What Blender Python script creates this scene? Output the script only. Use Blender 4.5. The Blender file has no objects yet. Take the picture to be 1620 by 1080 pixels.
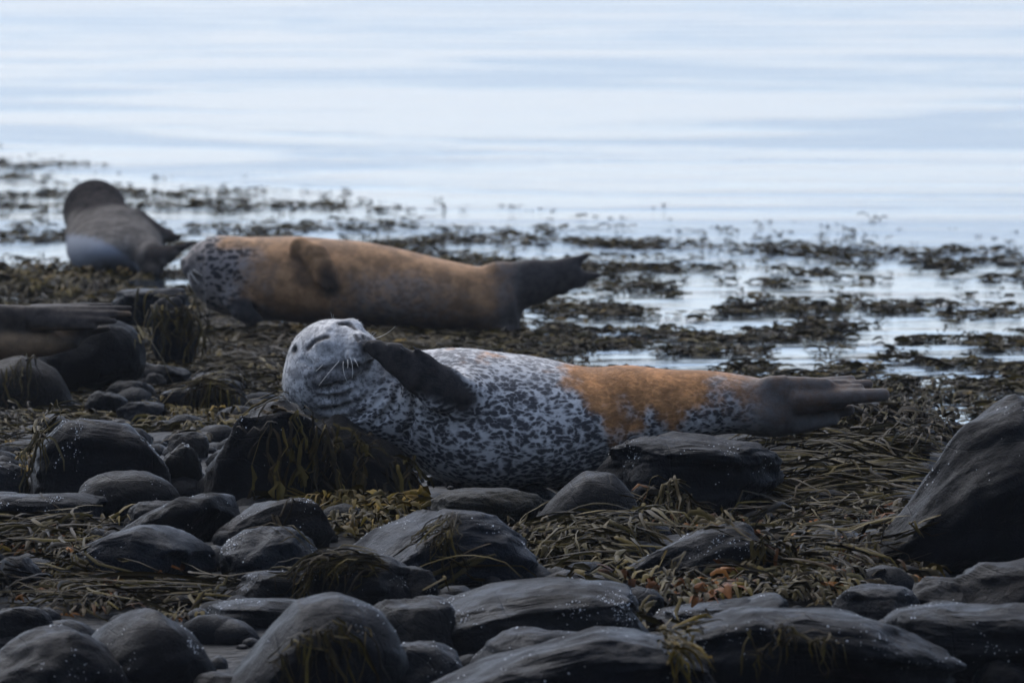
import bpy, math, random
import numpy as np

rng = np.random.default_rng(7)
random.seed(7)
scene = bpy.context.scene
col = scene.collection

# ------------------------------------------------------------------ camera
HC = 1.40            # camera height above the water
FP = 13500.0         # focal length in photo pixels (300 mm on a 36 mm frame, 1620 px)
YH = -103.0          # photo row of the horizon
cam = bpy.data.cameras.new('camera')
cam.lens = 300.0
cam.sensor_width = 36.0
cam.clip_start = 0.5
cam.clip_end = 12000.0
cam.dof.use_dof = True
cam.dof.focus_distance = 19.95
cam.dof.aperture_fstop = 13
camo = bpy.data.objects.new('camera', cam)
camo.location = (0, -20, HC)
camo.rotation_euler = (math.pi / 2 - math.atan((540 - YH) / FP), 0, 0)
col.objects.link(camo)
scene.camera = camo

# ------------------------------------------------------------------ light
SUN_EL, SUN_AZ = math.radians(50), math.radians(-28)      # azimuth from +Y (out to sea), negative = left
world = bpy.data.worlds.new('World')
scene.world = world
world.use_nodes = True
wn, wl = world.node_tree.nodes, world.node_tree.links
bg = wn['Background']
sky = wn.new('ShaderNodeTexSky')
sky.sky_type = 'NISHITA'
sky.sun_disc = False
sky.sun_elevation = SUN_EL
sky.sun_rotation = SUN_AZ
sky.altitude = 0
sky.air_density = 1.0
sky.dust_density = 1.3
sky.ozone_density = 6.0
# a bright, thin, unbroken layer of cloud over the clear-sky colour
wtc = wn.new('ShaderNodeTexCoord')
wnz = wn.new('ShaderNodeTexNoise')
wnz.inputs['Scale'].default_value = 2.2
wnz.inputs['Detail'].default_value = 5
wl.new(wtc.outputs['Generated'], wnz.inputs['Vector'])
cloud = wn.new('ShaderNodeMix'); cloud.data_type = 'RGBA'
cloud.inputs[6].default_value = (5.1, 6.2, 9.2, 1)
cloud.inputs[7].default_value = (8.7, 10.0, 13.3, 1)
wl.new(wnz.outputs[0], cloud.inputs[0])
veil = wn.new('ShaderNodeMix'); veil.data_type = 'RGBA'
veil.inputs[0].default_value = 0.26
wl.new(sky.outputs[0], veil.inputs[6])
wl.new(cloud.outputs[2], veil.inputs[7])
wl.new(veil.outputs[2], bg.inputs[0])
bg.inputs[1].default_value = 0.085
sl = bpy.data.lights.new('sun', 'SUN')
sl.energy = 1.5
sl.angle = math.radians(60)
sl.color = (1.0, 0.965, 0.92)
so = bpy.data.objects.new('sun', sl)
so.rotation_euler = (-(math.pi / 2 - SUN_EL), 0, -SUN_AZ)
col.objects.link(so)
vs = scene.view_settings
vs.view_transform = 'Standard'
vs.look = 'None'
vs.exposure = 1.1
vs.gamma = 1.0
vs.use_curve_mapping = False

# ------------------------------------------------------------------ helpers
def W(px, py, D):
    """photo pixel at distance D -> world point"""
    s = D / FP
    return np.array([(px - 810) * s, D - 20.0, HC - (py - YH) * s])

def sstep(a, b, x):
    t = np.clip((np.asarray(x, float) - a) / (b - a), 0, 1)
    return t * t * (3 - 2 * t)

_perm = np.random.default_rng(3).random(1 << 16).astype(np.float32)
def _h(i, j, k):
    n = (i * 73856093) ^ (j * 19349663) ^ (k * 83492791)
    n = (n ^ (n >> 13)) * 1274126177
    return _perm[(n ^ (n >> 16)) & 0xFFFF]

def noise(p):
    p = np.asarray(p, np.float64)
    i = np.floor(p).astype(np.int64)
    f = p - i
    f = f * f * (3 - 2 * f)
    r = 0
    for a in (0, 1):
        for b in (0, 1):
            for c in (0, 1):
                w = (f[..., 0] if a else 1 - f[..., 0]) * (f[..., 1] if b else 1 - f[..., 1]) * (f[..., 2] if c else 1 - f[..., 2])
                r = r + w * _h(i[..., 0] + a, i[..., 1] + b, i[..., 2] + c)
    return r * 2 - 1

def fbm(p, o=4, g=0.5):
    p = np.asarray(p, float)
    r, a = 0, 1.0
    for q in range(o):
        r = r + a * noise(p * (2 ** q) + 17.3 * q)
        a *= g
    return r

def mesh_obj(name, V, Fq, mat, parent=None, smooth=True, attrs=None):
    me = bpy.data.meshes.new(name)
    V = np.asarray(V, np.float32)
    Fq = np.asarray(Fq, np.int32)
    n = Fq.shape[1]
    me.vertices.add(len(V))
    me.vertices.foreach_set('co', V.ravel())
    me.loops.add(Fq.size)
    me.loops.foreach_set('vertex_index', Fq.ravel())
    me.polygons.add(len(Fq))
    me.polygons.foreach_set('loop_start', np.arange(len(Fq), dtype=np.int32) * n)
    me.update(calc_edges=True)
    if smooth:
        me.polygons.foreach_set('use_smooth', np.ones(len(Fq), bool))
    for k, a in (attrs or {}).items():
        at = me.attributes.new(k, 'FLOAT_COLOR', 'POINT')
        c = np.ones((len(V), 4), np.float32)
        c[:, :a.shape[1]] = a
        at.data.foreach_set('color', c.ravel())
    me.materials.append(mat)
    o = bpy.data.objects.new(name, me)
    col.objects.link(o)
    if parent is not None:
        o.parent = parent
    return o

def tag(o, label=None, cat=None, group=None, kind=None):
    if label: o['label'] = label
    if cat: o['category'] = cat
    if group: o['group'] = group
    if kind: o['kind'] = kind
    return o

def empty(name, loc):
    o = bpy.data.objects.new(name, None)
    o.location = loc
    o.empty_display_size = 0.1
    col.objects.link(o)
    return o

# ------------------------------------------------------------------ materials
class NT:
    def __init__(self, name):
        self.m = bpy.data.materials.new(name)
        self.m.use_nodes = True
        self.n = self.m.node_tree.nodes
        self.l = self.m.node_tree.links
        self.b = self.n['Principled BSDF']
        self.tc = self.n.new('ShaderNodeTexCoord')
    def link(self, a, b): self.l.new(a, b)
    def setin(self, node, key, v):
        i = node.inputs[key]
        if isinstance(v, bpy.types.NodeSocket): self.l.new(v, i)
        else: i.default_value = v
    def mapping(self, scale=(1, 1, 1), src='Object'):
        m = self.n.new('ShaderNodeMapping')
        self.l.new(self.tc.outputs[src], m.inputs[0])
        m.inputs['Scale'].default_value = scale
        return m.outputs[0]
    def noise(self, scale, detail=4, rough=0.55, vec=None, dist=0.0):
        t = self.n.new('ShaderNodeTexNoise')
        t.inputs['Scale'].default_value = scale
        t.inputs['Detail'].default_value = detail
        t.inputs['Roughness'].default_value = rough
        t.inputs['Distortion'].default_value = dist
        self.l.new(vec if vec is not None else self.tc.outputs['Object'], t.inputs['Vector'])
        return t.outputs[0]
    def voro(self, scale, vec=None, feature='F1', rand=1.0):
        t = self.n.new('ShaderNodeTexVoronoi')
        t.feature = feature
        t.inputs['Scale'].default_value = scale
        t.inputs['Randomness'].default_value = rand
        self.l.new(vec if vec is not None else self.tc.outputs['Object'], t.inputs['Vector'])
        return t.outputs[0]
    def math(self, op, a, b=0.0, clamp=False):
        t = self.n.new('ShaderNodeMath')
        t.operation = op
        t.use_clamp = clamp
        self.setin(t, 0, a)
        self.setin(t, 1, b)
        return t.outputs[0]
    def remap(self, v, a, b, c=0.0, d=1.0):
        t = self.n.new('ShaderNodeMapRange')
        t.interpolation_type = 'SMOOTHSTEP'
        self.setin(t, 0, v)
        for i, q in enumerate((a, b, c, d)): self.setin(t, i + 1, q)
        return t.outputs[0]
    def mix(self, f, a, b, blend='MIX'):
        t = self.n.new('ShaderNodeMix')
        t.data_type = 'RGBA'
        t.blend_type = blend
        self.setin(t, 0, f)
        for k, v in ((6, a), (7, b)):
            if isinstance(v, bpy.types.NodeSocket): self.l.new(v, t.inputs[k])
            else: t.inputs[k].default_value = (*v, 1) if len(v) == 3 else v
        return t.outputs[2]
    def attr(self, name):
        t = self.n.new('ShaderNodeAttribute')
        t.attribute_name = name
        return t
    def sep(self, c):
        t = self.n.new('ShaderNodeSeparateColor')
        self.l.new(c, t.inputs[0])
        return t.outputs
    def bump(self, h, strength=0.5, dist=0.01, nrm=None):
        t = self.n.new('ShaderNodeBump')
        t.inputs['Strength'].default_value = strength
        t.inputs['Distance'].default_value = dist
        self.l.new(h, t.inputs['Height'])
        if nrm is not None: self.l.new(nrm, t.inputs['Normal'])
        return t.outputs[0]
    def out(self, base=None, rough=None, nrm=None, spec=None):
        if base is not None: self.setin(self.b, 'Base Color', base if isinstance(base, bpy.types.NodeSocket) else (*base, 1))
        if rough is not None: self.setin(self.b, 'Roughness', rough)
        if nrm is not None: self.l.new(nrm, self.b.inputs['Normal'])
        if spec is not None: self.b.inputs['Specular IOR Level'].default_value = spec
        return self.m

def mat_rock():
    t = NT('wet_basalt')
    oi = t.n.new('ShaderNodeObjectInfo')
    big = t.noise(7, 5, 0.6)
    fine = t.noise(60, 6, 0.7)
    strat = t.noise(5, 4, 0.6, t.mapping((1.2, 1.2, 9)))
    c = t.mix(t.remap(big, 0.35, 0.68), (0.45, 0.47, 0.5), (1.15, 1.1, 1.05))
    c = t.mix(t.remap(strat, 0.4, 0.65, 0, 0.5), c, (0.75, 0.78, 0.85))
    c = t.mix(t.remap(fine, 0.3, 0.7, 0, 0.55), c, (0.3, 0.3, 0.32))
    base = t.mix(1.0, oi.outputs['Color'], c, 'MULTIPLY')
    grit = t.noise(190, 4, 0.7)
    base = t.mix(t.remap(grit, 0.42, 0.72, 0, 0.75), base, t.mix(1.0, base, (2.6, 2.5, 2.4), 'MULTIPLY'))
    stain = t.remap(t.noise(4.5, 5, 0.65), 0.52, 0.66, 0, 0.6)
    base = t.mix(stain, base, t.mix(1.0, base, (1.35, 1.18, 0.95), 'MULTIPLY'))
    pits = t.remap(t.voro(95), 0.0, 0.28)
    crack = t.remap(t.voro(4.0, t.mapping((1, 1, 1.7)), 'DISTANCE_TO_EDGE'), 0.0, 0.012)
    h = t.math('ADD', t.math('MULTIPLY', fine, 0.8), t.math('MULTIPLY', t.noise(24, 5, 0.7), 0.9))
    h = t.math('ADD', h, t.math('MULTIPLY', strat, 0.3))
    h = t.math('ADD', h, t.math('MULTIPLY', grit, 0.45))
    h = t.math('ADD', h, t.math('MULTIPLY', pits, 0.16))
    h = t.math('ADD', h, t.math('MULTIPLY', crack, 0.25))
    n = t.bump(h, 0.75, 0.012)
    rough = t.remap(t.noise(11, 4), 0.35, 0.7, 0.38, 0.72)
    return t.out(base, rough, n, 0.07)

def mat_simple(name, c, rough, spec=0.4, nscale=None):
    t = NT(name)
    if nscale:
        f = t.noise(nscale, 4)
        base = t.mix(t.remap(f, 0.3, 0.7), tuple(x * 0.55 for x in c), tuple(x * 1.3 for x in c))
        return t.out(base, rough, t.bump(f, 0.4, 0.01), spec)
    return t.out(c, rough, None, spec)

def mat_weed(name, rough=0.55):
    t = NT(name)
    a = t.attr('tint')
    f = t.noise(45, 3)
    base = t.mix(t.remap(f, 0.3, 0.7, 0, 0.6), a.outputs['Color'], t.mix(1.0, a.outputs['Color'], (0.4, 0.36, 0.34), 'MULTIPLY'))
    return t.out(base, rough, t.bump(t.noise(120, 2), 0.3, 0.003), 0.05)

def mat_shore():
    t = NT('wet_shingle')
    v = t.voro(38)
    big = t.noise(3, 5)
    c = t.mix(t.remap(big, 0.35, 0.65), (0.005, 0.005, 0.005), (0.012, 0.011, 0.010))
    c = t.mix(t.remap(v, 0.0, 0.5, 0, 0.6), c, (0.008, 0.008, 0.008))
    h = t.math('SUBTRACT', t.noise(25, 5), t.math('MULTIPLY', v, 0.6))
    return t.out(c, 0.7, t.bump(h, 0.8, 0.02), 0.15)

def mat_water():
    t = NT('sea_water')
    b = t.b
    # long low swell and wind ripples, drawn out along the shore
    # height fields in metres, differentiated by the bump node
    pa = t.noise(0.11, 5, 0.6, t.mapping((1.0, 1.0, 1)), 1.5)
    patch = t.remap(pa, 0.42, 0.62)
    r1 = t.noise(0.9, 4, 0.55, t.mapping((0.75, 1.0, 1)), 0.6)
    r2 = t.noise(6.0, 3, 0.5, t.mapping((0.45, 1.0, 1)))
    h = t.math('ADD', t.math('MULTIPLY', t.math('MULTIPLY', r1, t.remap(patch, 0, 1, 0.55, 1.0)), 0.034), t.math('MULTIPLY', t.math('MULTIPLY', r2, t.remap(patch, 0, 1, 0.25, 1.0)), 0.010))
    r3 = t.noise(2.6, 3, 0.55, t.mapping((0.55, 1.0, 1)), 0.4)
    h = t.math('ADD', h, t.math('MULTIPLY', t.math('MULTIPLY', r3, t.remap(patch, 0, 1, 0.35, 1.0)), 0.016))
    n = t.bump(h, 1.0, 1.0)
    b.inputs['IOR'].default_value = 1.33
    return t.out((0.010, 0.016, 0.022), t.remap(patch, 0, 1, 0.07, 0.16), n, 0.5)

def mat_coat(name, white, dark, warm, spotscale=52, thr=(0.30, 0.46), spec=0.12):
    """speckled seal coat. masks: R warm stained fur, G dark skin and painted throat shade, B plain fine-flecked fur, A spots faded"""
    t = NT(name)
    mk = t.attr('mask')
    R, G, B = t.sep(mk.outputs['Color'])[:3]
    A = mk.outputs['Alpha']
    wob = t.n.new('ShaderNodeVectorMath'); wob.operation = 'MULTIPLY_ADD'
    nz = t.n.new('ShaderNodeTexNoise'); nz.inputs['Scale'].default_value = 28; nz.inputs['Detail'].default_value = 3
    mp = t.mapping((0.68, 1, 1.0))
    t.l.new(mp, nz.inputs['Vector'])
    t.l.new(nz.outputs['Color'], wob.inputs[0]); wob.inputs[1].default_value = (0.034, 0.034, 0.034); t.l.new(mp, wob.inputs[2])
    v = t.voro(spotscale, wob.outputs[0])
    amount = t.noise(9, 3)
    edge = t.math('ADD', v, t.math('MULTIPLY', t.math('SUBTRACT', amount, 0.5), -0.8))
    edge = t.math('ADD', edge, t.math('MULTIPLY', t.math('SUBTRACT', t.noise(42, 3, 0.6, mp), 0.5), 0.9))
    fl = t.noise(130, 3, 0.6, t.mapping((0.45, 1, 1)))
    edge = t.math('ADD', edge, t.math('MULTIPLY', t.math('SUBTRACT', fl, 0.5), 0.5))
    spot = t.remap(edge, thr[0], thr[1], 1, 0)
    # fine flecks instead of spots on head
    fine = t.remap(t.noise(70, 4, 0.65), 0.44, 0.60, 0, 0.85)
    med = t.remap(t.noise(24, 3, 0.55), 0.47, 0.64, 0, 0.7)
    hd = t.math('MAXIMUM', fine, med)
    m = t.n.new('ShaderNodeMix'); m.data_type = 'FLOAT'
    t.l.new(B, m.inputs[0]); t.l.new(spot, m.inputs[2]); t.l.new(hd, m.inputs[3])
    pat = t.math('MULTIPLY', m.outputs[0], A)
    base = t.mix(t.noise(5, 3), tuple(x * 0.8 for x in white), tuple(min(1, x * 1.1) for x in white))
    base = t.mix(pat, base, dark)
    wcol = t.mix(t.remap(t.noise(16, 5, 0.65), 0.36, 0.64), tuple(x * 0.62 for x in warm), tuple(x * 1.25 for x in warm))
    wcol = t.mix(t.math('MULTIPLY', pat, 0.55), wcol, tuple(x * 0.3 for x in warm))
    rr = t.remap(t.math('ADD', R, t.math('MULTIPLY', t.math('SUBTRACT', t.noise(30, 5, 0.7), 0.5), 1.1)), 0.12, 0.88)
    rr = t.math('MULTIPLY', rr, t.remap(R, 0.0, 0.25))
    base = t.mix(rr, base, wcol)
    skin = t.mix(t.remap(t.noise(34, 5, 0.65), .3, .7), (0.009, 0.0085, 0.0085), (0.040, 0.033, 0.029))
    base = t.mix(G, base, skin)
    hair = t.noise(420, 2, 0.5, t.mapping((0.22, 1, 1)))
    h = t.math('ADD', t.math('MULTIPLY', hair, 0.4), t.noise(60, 4, 0.6))
    n = t.bump(h, 0.45, 0.004)
    t.b.inputs['Sheen Weight'].default_value = 0.02
    t.b.inputs['Sheen Roughness'].default_value = 0.4
    return t.out(base, 0.65, n, spec)

M = dict(rock=mat_rock(), weed=mat_weed('wrack_frond'), shore=mat_shore(), water=mat_water(),
         barn=mat_simple('barnacle_shell', (0.55, 0.55, 0.53), 0.3, 0.5),
         whisker=mat_simple('whisker', (0.62, 0.58, 0.50), 0.35, 0.5),
         claw=mat_simple('claw_horn', (0.035, 0.03, 0.028), 0.35, 0.5, 90))

# ------------------------------------------------------------------ terrain and water
GK = np.array([(-90, 15.5), (-40, 15), (-30, 13), (-12, 5.5), (-3, 0.7), (0, 0.45), (5, 0.10), (10, -0.07), (13.5, -0.08), (16.4, -0.05), (18.3, 0.03), (20, 0.085), (24, 0.03), (28, 0.0), (33, -0.03), (45, -0.12), (60, -0.5), (90, -2.0)], float)  # unseen bank behind the camera, added to cut light on front faces
def ground(x, y):
    D = y + 20.0
    z = np.interp(D, GK[:, 0], GK[:, 1])
    z = z - 0.085 * sstep(22.6, 24.6, D) * sstep(-0.35, 0.7, x + 0.06 * (D - 25))
    p = np.stack([x, y, 0 * x], -1)
    z = z + 0.03 * noise(p * 1.7) + 0.018 * noise(p * 5.1 + 9)
    return z

def grid_mesh(name, xs, ys, zf, mat):
    X, Y = np.meshgrid(xs, ys, indexing='ij')
    Z = zf(X, Y)
    V = np.stack([X, Y, Z], -1).reshape(-1, 3)
    nx, ny = len(xs), len(ys)
    i = (np.arange(nx - 1)[:, None] * ny + np.arange(ny - 1)[None]).ravel()
    Fq = np.stack([i, i + ny, i + ny + 1, i + 1], -1)
    return mesh_obj(name, V, Fq, mat)

xs = np.concatenate([np.linspace(-400, -8, 30), np.linspace(-7, -2.6, 20), np.linspace(-2.5, 2.5, 130), np.linspace(2.6, 7, 20), np.linspace(8, 400, 30)])
ys = np.concatenate([np.linspace(-110, -21, 40), np.linspace(-20, -5.5, 40), np.linspace(-5.2, 15, 340), np.linspace(16, 70, 50)])
tag(grid_mesh('shore_ground', xs, ys, ground, M['shore']), kind='structure')
xs = np.concatenate([-np.geomspace(1500, 6, 40), np.linspace(-5, 5, 11), np.geomspace(6, 1500, 40)])
ys = np.concatenate([np.linspace(1.4, 60, 30), np.geomspace(64, 1500, 60)])
tag(grid_mesh('sea_water', xs, ys, lambda x, y: 0 * x, M['water']), kind='structure')

def ground_D(py, px=810.0):
    """distance at which the ground shows on photo row py"""
    Ds = np.linspace(12, 40, 2801)
    g = np.interp(Ds, GK[:, 0], GK[:, 1])
    r = YH + (HC - g) / Ds * FP
    return float(np.interp(py, r[::-1], Ds[::-1]))

# ------------------------------------------------------------------ rocks
def ico(sub):
    import bmesh
    bm = bmesh.new()
    bmesh.ops.create_icosphere(bm, subdivisions=sub, radius=1)
    V = np.array([v.co[:] for v in bm.verts])
    Fq = np.array([[v.index for v in f.verts] for f in bm.faces], np.int32)
    bm.free()
    return V, Fq
ICO = {s: ico(s) for s in (4, 5, 6)}
ROCKV = []

def rock(x0, x1, yt, yb, label, kind='r', tone=(1, 1, 1), barn=0, top=None, deep=0.75, rot=None, D=None, tilt=0.0, rough=1.0, seed=None, cuts=None):
    """a rock filling photo columns x0..x1 from row yt (top) to yb (foot), standing on the ground there"""
    r = np.random.default_rng(seed if seed is not None else (int(x0 * 7 + yt * 13) % 100003))
    if D is None: D = ground_D(yb)
    if yb > 860:                                            # near stones lie packed against each other
        g = .05 * (x1 - x0); x0, x1 = x0 - g, x1 + g
        deep *= 1.25
    s = D / FP
    w, hgt = (x1 - x0) * s, (yb - yt) * s
    dep = w * deep
    sub = 6 if w > 0.36 and D < 21 else (5 if w > 0.1 else 4)
    P, Fq = ICO[sub]
    p = P.copy()
    e = {'r': 0.86, 's': 0.50, 'a': 0.70}[kind]
    p = np.sign(p) * np.abs(p) ** e
    ncut = {'r': 6, 's': 8, 'a': 13}[kind]
    if cuts is not None: ncut = cuts
    for q in range(ncut):                                   # knock flats on to it
        n = r.normal(size=3); n /= np.linalg.norm(n)
        d = np.quantile(p @ n, r.uniform(0.84, 0.97))
        ex = np.maximum(0, p @ n - d)
        p = p - n * (ex * {'r': 0.7, 's': 0.86, 'a': 0.93}[kind])[:, None]
    off = r.uniform(0, 90, 3)
    amp = {'r': 0.13, 's': 0.12, 'a': 0.14}[kind] * rough
    nn = P
    p = p + nn * (amp * fbm(p * 1.3 + off, 3))[:, None]
    p = p + nn * (0.030 * rough * fbm(p * 5 + off, 5, 0.62))[:, None]
    if kind in 'sa':
        lay = p[:, 2] * 5 + 0.9 * fbm(p * 1.5 + off, 2) + 0.5 * p[:, 0]
        p = p + nn * (0.018 * rough * np.tanh(3 * np.sin(lay * 2.2)))[:, None] * [1, 1, 0.4]
    lo, hi = p.min(0), p.max(0)
    p = (p - (lo + hi) / 2) / ((hi - lo) / 2)
    if rot is None: rot = r.uniform(-0.5, 0.5)
    if top is not None:                                     # reshape the crest along its length
        tp = np.array(top, float)
        f = np.interp(p[:, 0], tp[:, 0], tp[:, 1])
        up = np.clip(p[:, 2] * 0.5 + 0.5, 0, 1)
        p[:, 2] = -1 + 2 * up * f
    p = p * [w / 2, dep / 2, hgt * 0.62]
    if tilt:
        c, sn = math.cos(tilt), math.sin(tilt)
        p = np.stack([p[:, 0] * c + p[:, 2] * sn, p[:, 1], -p[:, 0] * sn + p[:, 2] * c], -1)
    c, sn = math.cos(rot), math.sin(rot)
    p = np.stack([p[:, 0] * c - p[:, 1] * sn, p[:, 0] * sn + p[:, 1] * c, p[:, 2]], -1)
    # back to the right apparent width and crest
    k = (w / 2) / max(1e-6, (p[:, 0].max() - p[:, 0].min()) / 2)
    p[:, 0] = (p[:, 0] - (p[:, 0].max() + p[:, 0].min()) / 2) * k
    ctr = W((x0 + x1) / 2, yt, D + 0.15 * dep)
    ctr[2] -= p[:, 2].max()
    ctr[1] += 0.12 * dep
    o = mesh_obj('rock', p, Fq, M['rock'])
    o.location = ctr
    t = 0.0056
    o.color = (t * tone[0], t * tone[1], t * tone[2], 1)
    tag(o, label, 'rock', 'rocks on the shore')
    wv = p + ctr
    ROCKV.append(wv.astype(np.float32))
    if barn:
        nv = p / [w * w, dep * dep, hgt * hgt]
        nv /= np.linalg.norm(nv, axis=1)[:, None]
        patch = noise(p * 14 + off) + 0.6 * noise(p * 40 + off)
        edge = nv[:, 2] * (1 - nv[:, 2]) * 3
        ok = np.where((nv[:, 2] > -0.15) & (nv[:, 1] < 0.6) & (patch + .35 * edge > 0.42))[0]
        tri = Fq[np.isin(Fq[:, 0], ok)]
        if len(tri) > 3:
            ti = tri[r.integers(0, len(tri), int(barn * .9))]
            bw = r.dirichlet((1, 1, 1), len(ti))
            make_barnacles(o, (p[ti] * bw[..., None]).sum(1), (nv[ti] * bw[..., None]).sum(1), r)
    return o

def make_barnacles(parent, pts, nrm, r):
    n = len(pts)
    rad = np.clip(r.gamma(1.6, 0.0004, n) + 0.0004, 0, .0024)
    a = np.cross(nrm, r.normal(size=(n, 3))); a /= np.linalg.norm(a, axis=1)[:, None]
    b = np.cross(nrm, a)
    V, Fq = [], []
    K = 5
    for ring, (rr, hh) in enumerate(((1.0, -0.3), (0.45, 0.8))):
        for k in range(K):
            th = 2 * math.pi * k / K
            V.append(pts + (a * math.cos(th) + b * math.sin(th)) * (rad * rr)[:, None] + nrm * (rad * hh)[:, None])
    V = np.stack(V, 1).reshape(-1, 3)
    q = np.array([[k, (k + 1) % K, K + (k + 1) % K, K + k] for k in range(K)] + [[K, K + 1, K + 2, K + 3], [K, K + 3, K + 4, K]])
    q[-1] = [K, K + 3, K + 4, K + 4]
    q = q[:-1]
    Fq = (q[None] + (np.arange(n) * 2 * K)[:, None, None]).reshape(-1, 4)
    o = mesh_obj('barnacles', V, Fq, M['barn'], parent, smooth=False)
    o['kind'] = 'stuff'

BL = (0.85, 1.05, 1.45)     # blue black
GY = (1.45, 1.42, 1.4)     # grey
DK = (0.50, 0.52, 0.58)     # nearly black
BR = (1.9, 1.6, 1.25)     # brownish
LG = (2.7, 2.85, 3.1)        # light grey blue

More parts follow.
